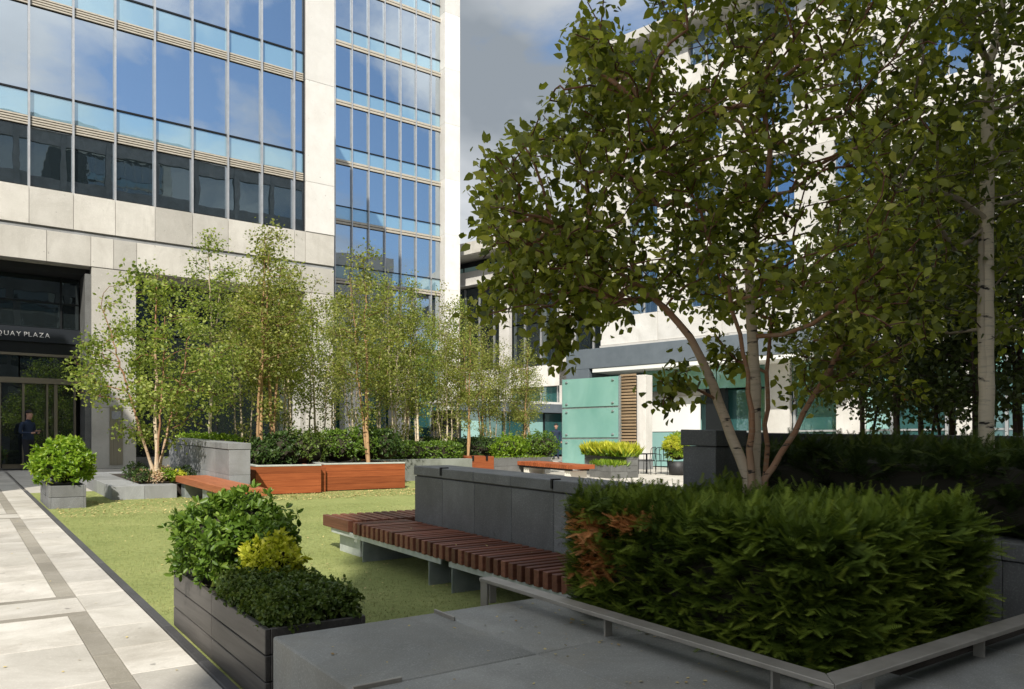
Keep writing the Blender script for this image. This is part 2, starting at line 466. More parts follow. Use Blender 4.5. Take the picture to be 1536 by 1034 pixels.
# ------------------------------------------------------------------ trees
def grow_tree(stems, tips, leaf_n, leaf_size, spread, tpl, barkmat, leafm, twig_r=.003, droop=.35, tint_mid=.5, tip_len=.55, side_tips=0):
    """stems: polylines of (x,y,z,r); tips: (n,3) where twigs end; returns trunk mesh and crown mesh"""
    pos, par, fix = [], [], []
    for st in stems:
        st = np.array(st, float)
        prev = -1 if not pos or st[0][3] > 0 and len(pos) == 0 else 0
        for i in range(len(st) - 1):
            m = max(2, int(np.linalg.norm(st[i + 1][:3] - st[i][:3]) / .12))
            for k in range(m):
                q = st[i] + (st[i + 1] - st[i]) * k / m
                if i == 0 and k == 0 and prev == 0:
                    continue
                j = 0 if i == 0 and k == 0 else (.012 if q[3] < .02 else .004)
                pos.append(q[:3] + rng.normal(0, j, 3) * (1, 1, .3)); fix.append(q[3]); par.append(prev); prev = len(pos) - 1
        pos.append(st[-1][:3]); fix.append(st[-1][3]); par.append(prev)
    n0 = len(pos)
    sp = np.array(pos)
    tips = np.asarray(tips, float)
    order = np.argsort([np.min(np.linalg.norm(sp - tp, axis=1)) for tp in tips])
    A = np.zeros((n0 + len(tips) * 4, 3)); A[:n0] = sp; cnt = n0
    depth = np.zeros(len(A)); depth[:n0] = 0
    twigs = []
    for ti in order:
        tp = tips[ti]
        d = np.linalg.norm(A[:cnt] - tp, axis=1)
        cost = d + .9 * np.maximum(0, A[:cnt, 2] - tp[2] + .25 * d) + .10 * depth[:cnt]
        j = int(np.argmin(cost))
        p0 = A[j].copy(); v = tp - p0; ln = np.linalg.norm(v)
        mid = rng.normal(0, .07 * ln, 3) + np.array([0, 0, .06 * ln])
        prev = j
        for q in ((.33, .66, 1.0) if ln > .25 else (.5, 1.0)):
            p = p0 + v * q + mid * (4 * q * (1 - q))
            A[cnt] = p; depth[cnt] = depth[j] + 1; par.append(prev); fix.append(0.); prev = cnt; cnt += 1
        twigs.append((p0 if ln < tip_len else tp - v / ln * tip_len, tp))
    A = A[:cnt]; N = cnt
    kids = [[] for _ in range(N)]
    for i, p in enumerate(par):
        if p >= 0: kids[p].append(i)
    r = np.zeros(N)
    for i in range(N - 1, -1, -1):
        if i >= n0:
            r[i] = twig_r if not kids[i] else min(.03, sum(r[k] ** 2.4 for k in kids[i]) ** (1 / 2.4) + .0002)
    for i in range(n0): r[i] = max(fix[i], .004)
    # chains
    paths = []
    done = np.zeros(N, bool)
    starts = [i for i in range(N) if par[i] == -1]
    stack = [(s, None) for s in starts]
    while stack:
        i, frm = stack.pop()
        chain = []
        if frm is not None: chain.append((*A[frm], min(r[frm], r[i] * 1.25)))
        while True:
            chain.append((*A[i], r[i]))
            if not kids[i]: break
            ks = sorted(kids[i], key=lambda k: -r[k] - (1 if (i < n0 and k < n0 and k == i + 1) else 0))
            for k in ks[1:]: stack.append((k, i))
            i = ks[0]
        if len(chain) > 1: paths.append(chain)
    thick = [c for c in paths if max(p[3] for p in c) > .012]
    thin = [c for c in paths if max(p[3] for p in c) <= .012]
    me1 = tube_mesh('trunk', thick, barkmat, 9) if thick else None
    # merge thin ones in with 4 sides
    V, Fc, T = [], [], []
    for grp, sides in ((thick, 9), (thin, 4)):
        if not grp: continue
        m = tube_mesh('t', grp, barkmat, sides)
        nv = len(m.vertices); co = np.zeros(nv * 3, np.float32); m.vertices.foreach_get('co', co)
        tn = np.zeros(nv, np.float32); m.attributes['tint'].data.foreach_get('value', tn)
        fi = np.zeros(len(m.loops), np.int32); m.loops.foreach_get('vertex_index', fi)
        off = sum(len(x) for x in V)
        V.append(co.reshape(-1, 3)); T.append(tn); Fc.append(fi.reshape(-1, 4) + off)
        bpy.data.meshes.remove(m)
    if me1: bpy.data.meshes.remove(me1)
    trunk = np_mesh('trunk', np.concatenate(V), np.concatenate(Fc), barkmat, np.concatenate(T), True)
    a = np.array([t[0] for t in twigs]); b = np.array([t[1] for t in twigs])
    n = len(a) * leaf_n
    ia = np.repeat(np.arange(len(a)), leaf_n)
    q = rng.random(n) ** .7
    P = a[ia] + (b - a)[ia] * q[:, None] + rng.normal(0, spread, (n, 3))
    D = rdir(n) + unit((b - a)[ia]) * .5 - np.array([0, 0, droop])
    Nn = rdir(n) * .8 + np.array([0, 0, .7])
    tw = rng.normal(0, .16, len(a))[ia]
    tint = tint_mid + tw + rng.normal(0, .20, n)
    crown = scatter('crown', tpl, P, D, Nn, leaf_size * rng.uniform(.5, 1.3, n), leafm, tint)
    return trunk, crown
def place_tree(name, tm, cm, loc, label, group=None, rz=0, sc=1.0, scz=None, tilt=(0, 0)):
    o = root(name, loc, label, 'tree', group)
    o.rotation_euler = (tilt[0], tilt[1], rz); o.scale = (sc, sc, scz or sc)
    put('trunk', tm, (0, 0, 0), o, True); put('crown', cm, (0, 0, 0), o, True)
    return o
def profile_tips(n, prof, cx=0, cy=0, sx=1, sy=1, hollow=.35, clump=0):
    """tips inside a crown whose half-width follows prof [(z,halfwidth)]"""
    z = np.array([p[0] for p in prof]); w = np.array([p[1] for p in prof])
    zs = np.linspace(z[0], z[-1], 200); ws = np.interp(zs, z, w) ** 1.6 + 1e-4
    pick = rng.choice(200, n, p=ws / ws.sum())
    zz_ = zs[pick] + rng.normal(0, .05, n); ww = np.interp(zz_, z, w)
    a = rng.uniform(0, 2 * np.pi, n); q = np.sqrt(rng.uniform(hollow ** 2, 1, n)) * (1 + rng.normal(0, .10, n))
    P = np.stack([cx + sx * ww * q * np.cos(a), cy + sy * ww * q * np.sin(a), zz_], 1)
    if clump:                                   # gather the tips round a smaller number of boughs
        c = P[rng.integers(0, n, max(6, n // clump))]
        d = np.linalg.norm(P[:, None] - c[None], axis=2)
        near = c[np.argmin(d, 1)]
        P = near + (P - near) * .55
    return P

def lump(p, s=1.0):
    return (np.sin(p[:, 0] * 3.1 * s + 1.3) + np.sin(p[:, 1] * 2.7 * s + .4) + np.sin(p[:, 2] * 3.7 * s + 2.2) + np.sin((p[:, 0] + p[:, 1]) * 5.3 * s)) / 4
def hedge_points(x0, x1, y0, y1, h0, h1, n, lump_a=.06, back=True):
    """points and outward normals over the top and sides of a clipped hedge on the plaza slope"""
    fx, fy = x1 - x0, y1 - y0; hh = h1 - h0
    areas = np.array([fx * fy, fy * hh, fy * hh, fx * hh, fx * hh])
    k = rng.choice(5, n, p=areas / areas.sum())
    u, v = rng.random(n), rng.random(n)
    P = np.zeros((n, 3)); Nn = np.zeros((n, 3))
    for f in range(5):
        m = k == f
        if f == 0: P[m] = np.stack([x0 + u[m] * fx, y0 + v[m] * fy, np.full(m.sum(), h1)], 1); Nn[m] = (0, 0, 1)
        elif f in (1, 2): P[m] = np.stack([np.full(m.sum(), (x0, x1)[f - 1]), y0 + u[m] * fy, h0 + v[m] * hh], 1); Nn[m] = ((-1, 1)[f - 1], 0, .15)
        else: P[m] = np.stack([x0 + u[m] * fx, np.full(m.sum(), (y0, y1)[f - 3]), h0 + v[m] * hh], 1); Nn[m] = (0, (-1, 1)[f - 3], .15)
    # round the edges: pull towards the core near corners
    c = np.array([(x0 + x1) / 2, (y0 + y1) / 2, (h0 + h1) / 2]); half = np.array([fx, fy, hh]) / 2
    rel = (P - c) / half
    e = np.sort(np.abs(rel), axis=1)
    pull = np.clip(e[:, 1] - .80, 0, 1) * .35
    rr = rel * (1 - pull[:, None]); rr[:, 2] = np.where(rel[:, 2] < 0, rel[:, 2], rr[:, 2])
    P = c + rr * half
    P += Nn * (lump(P, 1.4)[:, None] * lump_a + rng.normal(0, .03, n)[:, None] - .02)
    P[:, 2] += S * P[:, 1]
    return P, Nn
def relmesh(P, o):
    return P - np.array(o)
def blob_points(c, rad, n, lo=-.55, inner=.72):
    d = rdir(n * 3); d = d[d[:, 2] > lo][:n]
    q = rng.uniform(inner, 1.0, len(d)) ** .7
    k = 1 + .26 * lump(d * 2.2 + np.array(c), 1.0)[:, None] + rng.normal(0, .06, (len(d), 1)) + (rng.random((len(d), 1)) < .05) * rng.uniform(.05, .3, (len(d), 1))
    return np.array(c) + d * np.array(rad) * q[:, None] * k, d
def rosettes(name, P, N_, leafs, size, tpl, mat, up=.35, mid=.5, width=1.0):
    n = len(P); ii = np.repeat(np.arange(n), leafs)
    ax = unit(N_ + rng.normal(0, .35, (n, 3)) + np.array([0, 0, up]))
    D = unit(rng.normal(size=(n * leafs, 3)) * .9 + ax[ii] * .75)
    Nn = ax[ii] + rng.normal(0, .35, (n * leafs, 3))
    tint = mid + rng.normal(0, .15, n)[ii] + rng.normal(0, .14, n * leafs)
    return scatter(name, tpl, P[ii] + D * size * .12, D, Nn, size * rng.uniform(.6, 1.2, n * leafs), mat, tint, width)
def blob_core(name, c, rad, parent, origin):  # dark lump added inside a shrub to stop light passing through
    bm = bmesh.new(); bmesh.ops.create_icosphere(bm, subdivisions=2, radius=1)
    for v in bm.verts:
        q = 1 + .10 * math.sin(v.co.x * 5 + v.co.y * 4) ; v.co = Vector((v.co.x * rad[0] * q, v.co.y * rad[1] * q, v.co.z * rad[2] * q))
    me = bpy.data.meshes.new(name); bm.to_mesh(me); bm.free(); me.materials.append(MATS['core_shade'])
    return put(name, me, Vector(c), parent)

# ================================================================== SETTING
def sheet(name, xs, ys, h, mat, kind='structure', label=None):
    V, Fc = [], []
    for y in ys:
        for x in xs: V.append((x, y, gz(y) + h))
    nx = len(xs)
    for j in range(len(ys) - 1):
        for i in range(nx - 1):
            a = j * nx + i; Fc.append((a, a + 1, a + nx + 1, a + nx))
    o = put(name, np_mesh(name, V, Fc, mat), (0, 0, 0))
    return tag(o, label, None, None, kind)
sheet('ground', [-600, -40, 60, 600], [-600, -6, 27, 600], -.03, 'mortar')
pav = sheet('pavement', [-9, 1.235], [-3, 26.9], .006, 'mortar')
sheet('forecourt', [1.31, 40], [18.45, 26.85], .004, 'paver')
sheet('terrace', [13.02, 40], [5, 18.44], .004, 'paver')
lawn = sheet('lawn', [1.305, 13.0], [2.0, 18.4], .014, 'turf')

def slab(x0, x1, y0, y1, mat='paver', name='paving_slab'):
    g_ = .004
    dh = random.uniform(-.0012, .0012)
    return pbox(name, x0 + g_ / 2, x1 - g_ / 2, y0 + g_ / 2, y1 - g_ / 2, -.02, .016, mat, pav, .003)
y = -1.2
while y < 25.9:                                             # border course beside the lawn
    slab(.862, 1.235, y, y + .62); y += .62
ROWS = [(-.15, .40), (6.85, 7.40), (13.88, 14.42), (20.9, 21.45)]
for r0, r1 in ROWS:
    xx = .862
    for w in (.72, .72, .72):
        slab(xx - w, xx, r0, r1); xx -= w
    for (a, b) in ((r0 - .115, r0), (r1, r1 + .115)):
        xx = .862
        for w in (.62, .62, .62): slab(xx - w, xx, a, b, 'paver_band', 'paving_strip'); xx -= w
for k in range(len(ROWS)):
    a = ROWS[k][1] + .115; b = (ROWS[k + 1][0] - .115) if k + 1 < len(ROWS) else 26.6
    n = max(1, round((b - a) / .62)); st = (b - a) / n
    for i in range(n): slab(.725, .862, a + i * st, a + (i + 1) * st, 'paver_band', 'paving_strip')
    n = max(1, round((b - a) / .9)); st = (b - a) / n
    for i in range(n):
        xx = .725
        for w in (.6, .6, .6): slab(xx - w, xx, a + i * st, a + (i + 1) * st); xx -= w
xx = -1.2
y = 1.3
kerb = root('lawn_edging', (1.27, 9, gz(9)), kind='structure')
y = 0.
while y < 18.2:
    pbox('kerb_stone', 1.237, 1.303, y, y + .995, -.03, .028, 'kerb', kerb, .006); y += 1.0

# blades and fallen catkins on the lawn
n = 60000
bx = rng.uniform(1.32, 6.8, n); by = 3.9 + 9.6 * rng.random(n) ** 1.3
keep = ~((bx > 4.25) & (by < 7.8))
bx, by = bx[keep], by[keep]; n = len(bx)
P = np.stack([bx, by, S * by + .012], 1)
D = rdir(n) * .75 + np.array([0, 0, 1.0])
gb = put('turf_blades', scatter('turf_blades', BLADE, P, D, rdir(n), rng.uniform(.012, .028, n), 'turf_blade', .42 + .28 * lump(P * 2.1) + rng.normal(0, .2, n), 1.6), (0, 0, 0), lawn)
gb['kind'] = 'stuff'
def litter(n, x0, x1, y0, y1, size):
    x = rng.uniform(x0, x1, n); y_ = rng.uniform(y0, y1, n)
    return np.stack([x, y_, S * y_ + .026], 1), np.full(n, size)
parts_ = [litter(1300, 1.4, 4.2, 13.4, 16.1, .036), litter(2600, 4.3, 9.3, 14.6, 16.1, .036), litter(500, 1.4, 9, 6, 15, .03), litter(500, 8.5, 13, 14, 18.3, .045), litter(70, 1.4, 3.4, 4.4, 8, .028)]
for n_, x0_, x1_, y0_, y1_, h_ in ((46, 1.35, 2.9, 1.6, 3.8, .409), (40, 2.3, 2.95, 1.9, 3.7, .409), (60, -.4, 1.2, 4.2, 14, -.004), (30, 3.65, 4.2, 4.2, 7.9, .401)):
    q_ = litter(n_, x0_, x1_, y0_, y1_, .022); q_[0][:, 2] += h_; parts_.append(q_)
P = np.concatenate([p[0] for p in parts_]); sz = np.concatenate([p[1] for p in parts_])
n = len(P)
D = rdir(n); D[:, 2] *= .2
o = put('fallen_leaves', scatter('fallen_leaves', LEAF4, P, D, rdir(n) * .3 + np.array([0, 0, 1.]), sz * rng.uniform(.5, 1.3, n), 'litter'), (0, 0, 0))
tag(o, 'dry yellow birch leaves and catkins scattered on lawn, paving and stone', 'leaf litter', None, 'stuff')

# ================================================================== OFFICE BUILDING (left)
YF = 27.0
G0 = gz(27)
office = root('office_building', (4, YF, G0), 'pale limestone office building with tall reflective glass bays above a dark recessed entrance', 'building')
MOD = 1.148
X0 = 1.89 - 4 * MOD
XR = 10.33
cols = [X0 + i * MOD for i in range(0, 13) if X0 + i * MOD < XR - .2]
edges = cols + [XR]
def pane(x0, x1, z0, z1, y, mat, parent, name='window_pane', wob=.10):
    o = wbox(name, x0, x1, y, y + .03, z0, z1, mat, parent)
    o.rotation_euler = (R(random.uniform(-wob, wob)), 0, R(random.uniform(-wob, wob)))
    return o
wbox('core_wall', -9, XR, YF + .30, YF + 15.8, 6.95, 29.4, 'interior_dark', office)
BANDS = [10.92 + 3.58 * k for k in range(6)]
for i in range(len(edges) - 1):
    a, b = edges[i] + .02, edges[i + 1] - .02
    pane(a, b, 9.14, 10.90, YF + .06, 'glass_facade', office)
    for k, zb in enumerate(BANDS[:5]):
        pane(a, b, zb + .31, zb + 1.02, YF + .06, 'glass_spandrel', office)
        pane(a, b, zb + 1.06, zb + 3.56, YF + .06, 'glass_facade', office)
for zb in BANDS[:5]:
    for j in range(4):
        wbox('louvre_slat', edges[0], XR, YF - .01, YF + .06, zb + .01 + j * .075, zb + .055 + j * .075, 'louvre_metal', office)
    wbox('louvre_backing', edges[0], XR, YF + .065, YF + .29, zb - .015, zb + .31, 'frame_dark', office)
    wbox('transom', edges[0], XR, YF + .02, YF + .10, zb + 1.015, zb + 1.065, 'frame_dark', office)
wbox('transom', edges[0], XR, YF + .02, YF + .10, 9.10, 9.145, 'frame_dark', office)
for x in cols:
    wbox('mullion', x - .028, x + .028, YF - .09, YF + .058, 9.02, 29.2, 'aluminium', office)
wbox('mullion', XR - .05, XR - .002, YF - .02, YF + .058, 9.02, 29.2, 'frame_dark', office)
# stone sill course and lower course, panel by panel
def panels(z0, z1, xs, y0, y1, mat, parent, name='stone_panel'):
    for i in range(len(xs) - 1):
        wbox(name, xs[i] + .005, xs[i + 1] - .005, y0 + random.uniform(0, .004), y1, z0 + .004, z1 - .004, mat, parent, .006)
sx = [-8.6] + cols + [XR, 11.42]
panels(7.98, 9.09, sx, YF - .10, YF + .28, 'limestone', office)
wbox('shadow_joint', -8.6, 11.40, YF - .04, YF + .27, 7.86, 7.975, 'granite_light', office)
lx = [-8.6, -6.4, -4.1, -1.9, .3, 2.34, 3.51, 4.14, 4.80, 6.6, 8.4, 10.2, 11.42]
panels(6.93, 7.86, lx, YF - .08, YF + .28, 'limestone', office)
wbox('lintel_back', -8.6, 11.40, YF + .29, YF + 2.5, 6.90, 7.9, 'limestone', office)
# right pier with one panel to a storey
zs = [G0, 2.6, 4.7, 6.92]
for a, b in zip(zs[:-1], zs[1:]):
    wbox('stone_panel', 10.34, 11.415, YF - .085, YF + .45, a + .003, b - .003, 'limestone', office, .006)
for k in range(6):
    wbox('stone_panel', XR + .005, 11.42, YF - .12, YF + .28, (9.10, 10.90, 14.55, 18.13, 21.71, 25.29)[k] + .004, (10.90, 14.55, 18.13, 21.71, 25.29, 29.0)[k] - .004, 'limestone_white', office, .006)
wbox('side_wall', XR + .02, 11.40, YF + .29, YF + 16.1, G0, 29.0, 'limestone_white', office)
# column between the two bays
for a, b in zip(zs[:-1], zs[1:]):
    wbox('stone_panel', 3.53, 4.78, YF - .06, YF + 1.15, a + .003, b - .003, 'limestone', office, .006)
steel_p = wbox('steel_panel', 4.02, 4.40, YF - .085, YF - .062, G0 + .12, G0 + 1.95, 'brushed_steel', office, .004)
wbox('intercom', 4.08, 4.34, YF - .094, YF - .086, G0 + 1.55, G0 + 1.80, 'granite_light', steel_p, .002)
# entrance bay
yb = YF + 1.15
wbox('bay_ceiling', -6.0, 3.52, YF + .285, YF + 2.45, 6.72, 6.895, 'interior_dark', office)
wbox('bay_back', -6, 3.52, YF + 2.46, YF + 2.55, G0, 6.7, 'interior_dark', office)
wbox('bay_side', 3.36, 3.525, YF + .02, YF + 1.16, G0, 6.71, 'granite_dark', office)
ent_x = [-3.0, -.6, 1.0, 2.83, 3.34]
for a, b in zip(ent_x[:-1], ent_x[1:]):
    for z0, z1 in ((5.10, 5.86), (5.90, 6.70)):
        pane(a + .02, b - .02, z0, z1, yb, 'glass_dark', office, 'window_pane', .25)
for x in ent_x[1:-1]:
    wbox('mullion', x - .03, x + .03, yb - .05, yb + .04, 5.07, 6.71, 'frame_dark', office)
wbox('transom', -3, 3.34, yb - .04, yb + .04, 5.86, 5.90, 'frame_dark', office)
sg = wbox('sign_fascia', -3, 3.34, yb - .16, yb + .03, 4.62, 5.07, 'sign_black', office)
wbox('soffit_band', -3, 3.34, yb - .10, yb + .05, 4.27, 4.615, 'frame_dark', office)
wbox('trim', -3, 3.34, yb - .14, yb + .03, 4.19, 4.265, 'bronze_frame', office)
for a, b in ((-3, .4), (.4, 1.72), (1.72, 3.34)):
    pane(a + .02, b - .02, 3.52, 4.18, yb, 'glass_dark', office, 'window_pane', .25)
wbox('door_header', -3, 3.34, yb - .18, yb + .03, 3.34, 3.51, 'bronze_frame', office)
door = wbox('revolving_door', 1.28, 2.62, yb - .02, yb + .02, G0 + .02, G0 + .16, 'bronze_frame', office)
for x, w in ((1.21, .07), (1.82, .06), (2.45, .05), (2.68, .09), (3.2, .06)):
    wbox('door_post', x - w / 2, x + w / 2, yb - .14, yb - .02, G0, 3.34, 'bronze_frame', door)
for a, b in ((-.6, 1.17), (1.25, 1.79), (1.85, 2.42), (2.48, 2.63), (2.73, 3.17)):
    pane(a, b, G0 + .17, 3.33, yb - .05, 'glass_dark', door, 'door_leaf', .4)
# lettering on the fascia
def glyph(ch, size):
    fc = bpy.data.curves.new('letter', 'FONT'); fc.body = ch; fc.size = size; fc.extrude = .008
    to = bpy.data.objects.new('tmp', fc); COL.objects.link(to)
    bpy.context.view_layer.update()
    lm = bpy.data.meshes.new_from_object(to.evaluated_get(bpy.context.evaluated_depsgraph_get()))
    lm.materials.clear(); lm.materials.append(MATS['sign_letter']); bpy.data.objects.remove(to)
    return lm
xe = at_y(76.5, 500, yb - .16).x; xs_ = at_y(6, 500, yb - .16).x
word = 'QUAY PLAZA'
ms = {c: glyph(c, .20) for c in set(word) if c != ' '}
wd = {c: (min(v.co.x for v in m.vertices), max(v.co.x for v in m.vertices)) for c, m in ms.items()}
tot = sum(wd[c][1] - wd[c][0] for c in word[1:] if c != ' ')
gap = (xe - xs_ - tot) / 9.6
x = xs_ - gap * 1.7 - (wd['Q'][1] - wd['Q'][0])
for c in word:
    if c == 'U': x = xs_
    if c == ' ': x += gap * 1.6; continue
    o = put('letter', ms[c], (x - wd[c][0], yb - .172, 4.77), sg); o.rotation_euler = (R(90), 0, 0)
    x += wd[c][1] - wd[c][0] + gap
# second bay behind the birches
bay_x = [4.82, 6.2, 7.6, 9.0, 10.30]
for a, b in zip(bay_x[:-1], bay_x[1:]):
    for z0, z1 in ((G0 + .35, 3.3), (3.36, 5.1), (5.16, 6.85)):
        pane(a + .03, b - .03, z0, z1, YF + 1.3, 'glass_dark', office, 'window_pane', .3)
    wbox('mullion', b - .03, b + .03, YF + 1.25, YF + 1.36, G0, 6.88, 'frame_dark', office)
wbox('bay_back', 4.8, 10.32, YF + 1.6, YF + 1.7, G0, 6.88, 'interior_dark', office)
wbox('bay_plinth', 4.8, 10.32, YF + 1.1, YF + 1.55, G0, G0 + .34, 'granite_dark', office)
wbox('roof', -9, 11.3, YF + .3, YF + 16, 29.41, 29.9, 'limestone', office)
wbox('left_wall', -9, -6.02, YF, YF + .28, G0, 6.92, 'limestone', office)

# ================================================================== TOWER (set back behind the office building)
YT = 43.3
tower = root('glass_tower', (19, YT, G0), 'narrow glass office tower with bright white end pier rising behind the birch grove', 'building')
tx = [11.9 + 1.085 * i for i in range(13)]
tedge = [x for x in tx if x < 25.4] + [25.63]
wbox('core_wall', 11.45, 25.63, YT + .3, YT + 14, G0, 43, 'interior_dark', tower)
TB = [10.98 + 3.53 * k for k in range(9)]
for i in range(len(tedge) - 1):
    a, b = tedge[i] + .02, tedge[i + 1] - .02
    if b < 17.3: continue                                  # hidden behind the office building
    for k, zb in enumerate(TB):
        if zb > 40: continue
        pane(a, b, zb + .33, zb + 1.06, YT + .06, 'glass_spandrel', tower)
        pane(a, b, zb + 1.10, zb + 3.50, YT + .06, 'glass_facade', tower)
    pane(a, b, G0 + .1, 3.8, YT + .06, 'glass_shop', tower)
    pane(a, b, 3.86, 7.1, YT + .06, 'glass_shop', tower)
    pane(a, b, 7.5, 8.15, YT + .06, 'glass_spandrel', tower)
    pane(a, b, 8.2, 10.94, YT + .06, 'glass_facade', tower)
for zb in TB + [7.14]:
    for j in range(2):
        wbox('louvre_slat', 17.3, 25.63, YT - .02, YT + .06, zb + .02 + j * .16, zb + .14 + j * .16, 'louvre_metal', tower)
    wbox('louvre_backing', 17.3, 25.63, YT + .062, YT + .28, zb - .02, zb + .33, 'frame_dark', tower)
    if zb > 9: wbox('transom', 17.3, 25.63, YT + .0, YT + .10, zb + 1.055, zb + 1.105, 'frame_dark', tower)
for x in tedge[4:-1]:
    wbox('mullion', x - .03, x + .03, YT - .09, YT + .058, G0, 42.8, 'aluminium', tower)
z = G0
for k in range(12):
    z1 = z + 3.55
    wbox('stone_panel', 25.65, 26.78, YT - .55, YT + .28, z + .003, z1 - .003, 'limestone_white', tower, .006)
    z = z1
wbox('side_wall', 25.64, 26.76, YT + .29, YT + 14, G0, 43.2, 'limestone_white', tower)
for x in (19.2, 22.4):
    wbox('column', x - .55, x + .55, YT - .9, YT - .12, G0, 7.05, 'limestone_white', tower)
wbox('roof', 11.4, 26.7, YT + .3, YT + 14, 43.21, 43.6, 'limestone', tower)

# low glazed pavilion under the far trees
pv = root('glass_pavilion', (26, 37, G0), 'low glazed pavilion with a grey fascia beyond the birch grove', 'building')
wbox('core_wall', 24.2, 36, 37.5, 42, G0, 3.5, 'interior_dark', pv)
for i in range(8):
    pane(23.2 + i * 1.5 + .03, 24.7 + i * 1.5 - .03, G0 + .1, 3.3, 37.1, 'glass_shop' if i % 3 else 'glass_pale', pv, 'window_pane', .4)
    wbox('mullion', 23.2 + i * 1.5 - .04, 23.2 + i * 1.5 + .04, 37.0, 37.12, G0, 3.32, 'frame_dark', pv)
wbox('fascia', 23.0, 36.0, 36.6, 37.3, 3.34, 3.86, 'fascia_grey', pv)
wbox('roof', 23.1, 36.0, 36.8, 42, 3.865, 4.0, 'limestone_white', pv)

# ================================================================== RIGHT-HAND WHITE BUILDING (turned 13 degrees)
E1 = Vector((.2216, -.975, 0)); NN = Vector((-.975, -.2216, 0))
P0 = Vector((21.8, 26.2, 0))
RZ = math.atan2(E1.y, E1.x)
def rb(px, py, n=0.):
    """photo pixel to (distance along the facade, height) on the plane n metres in front of it"""
    d = Vector(ray(px, py)); o = Vector((0, 0, EYE))
    k = n - (o - P0).dot(NN)
    t_ = k / d.dot(NN)
    p = o + d * t_
    return (p - P0).dot(E1), p.z
white = root('white_building', P0, 'bright white stone building with blue windows and teal shopfronts behind the near birch', 'building', rz=RZ)
def rbox(name, s0, s1, n0, n1, z0, z1, mat, parent=white, bev=0.):
    """n measured outwards from the facade"""
    return wbox(name, s0, s1, -n1, -n0, z0, z1, mat, parent, bev, True)
s_l, s_r = 1.9, 31.
ROOF = 17.5
floors = [5.6 + 3.1 * k for k in range(4)]
for fz in floors:
    s = s_l
    while s < s_r - .5:
        rbox('wall_panel', s + .006, s + 2.744, -.35, 0, fz + .006, fz + 1.144, 'white_wall', white, .01); s += 2.75
    s = s_l
    k = 0
    while s < s_r - .5:
        rbox('wall_pier', s, s + 1.35, -.352, .004, fz + 1.15, fz + 3.1, 'white_wall')
        o = rbox('window_pane', s + 1.35, s + 2.75, -.24, -.20, fz + 1.15, fz + 3.1, 'window_blue')
        rbox('window_frame', s + 2.02, s + 2.08, -.19, -.14, fz + 1.15, fz + 3.1, 'aluminium')
        s += 2.75; k += 1
rbox('core_wall', s_l + .02, s_r + .5, -9, -.37, .4, ROOF, 'interior_dark')
rbox('parapet', s_l, s_r, -.35, .02, floors[-1] + 3.1, ROOF, 'white_wall')
rbox('eave', s_l - .25, s_r, -1.0, .75, ROOF + .004, ROOF + .35, 'white_wall')
rbox('end_wall', s_l - .02, s_l + .01, -9, -.36, .4, ROOF, 'white_wall')
# shopfront
s = s_l + .2; k = 0
while s < s_r:
    m = ('glass_shop', 'glass_shop', 'glass_pale', 'glass_shop')[k % 4]
    rbox('shop_pane', s + .05, s + 1.55, -.25, -.21, .62, 3.5, m)
    rbox('shop_pane', s + .05, s + 1.55, -.25, -.21, 3.56, 4.6, 'glass_fascia')
    rbox('mullion', s - .04, s + .04, -.28, -.12, .5, 4.62, 'aluminium')
    rbox('window_frame', s + .05, s + 1.55, -.205, -.17, 1.9, 1.96, 'aluminium')
    s += 1.6; k += 1
rbox('shop_head', s_l, s_r, -.35, .06, 4.63, 5.59, 'white_wall')
for a in (9.1, 11.6, 15.2):
    rbox('wall_pier', a, a + .9, -.18, .05, .5, 4.62, 'white_wall')
# blind-drawn windows beside the screen
a, zt = rb(969, 597, .3); b, zb = rb(1050, 647, .3)
rbox('blind', a, b, .25, .3, zb, zt, 'blind_white')
rbox('shop_pane', a, b, .24, .29, .6, zb - .03, 'glass_pale')
rbox('shop_pane', a, (a + b) / 2 - .02, .31, .33, zb, zt, 'glass_pale') if False else None
rbox('blind_head', a - .1, b + .2, .2, .45, zt + .01, zt + .22, 'louvre_metal')
a2, zt2 = rb(966, 552, .6); b2, zb2 = rb(1135, 586, .6)
for i in range(3):
    w = (b2 - a2) / 3
    rbox('glass_fascia', a2 + i * w + .02, a2 + (i + 1) * w - .02, .55, .6, zb2 + .15, zt2, 'glass_fascia')
rbox('dark_reveal', b + .22, b + 1.0, .0, .28, .5, zt + .25, 'frame_dark')

# grey portal canopy, screen, louvre and pier in front of it
canopy = root('entrance_canopy', P0, 'slate grey portal canopy with a deep flat beam in front of the white building', 'canopy', rz=RZ)
n_c = 1.5
sL, zT = rb(849, 527, n_c); sM, _ = rb(888, 560, n_c); sE, zE = rb(1300, 490, n_c)
_, zB = rb(888, 553, n_c)
wbox('beam', sL, sE, -n_c - .0, .0, zB, zT, 'fascia_grey', canopy, .01, True)
wbox('leg', sL, sM - .15, -n_c + .002, -.05, .45, zB - .004, 'fascia_grey', canopy, .01, True)
wbox('soffit_trim', sM, sE, -n_c + .03, -.02, zB - .16, zB - .005, 'blind_white', canopy, 0, True)

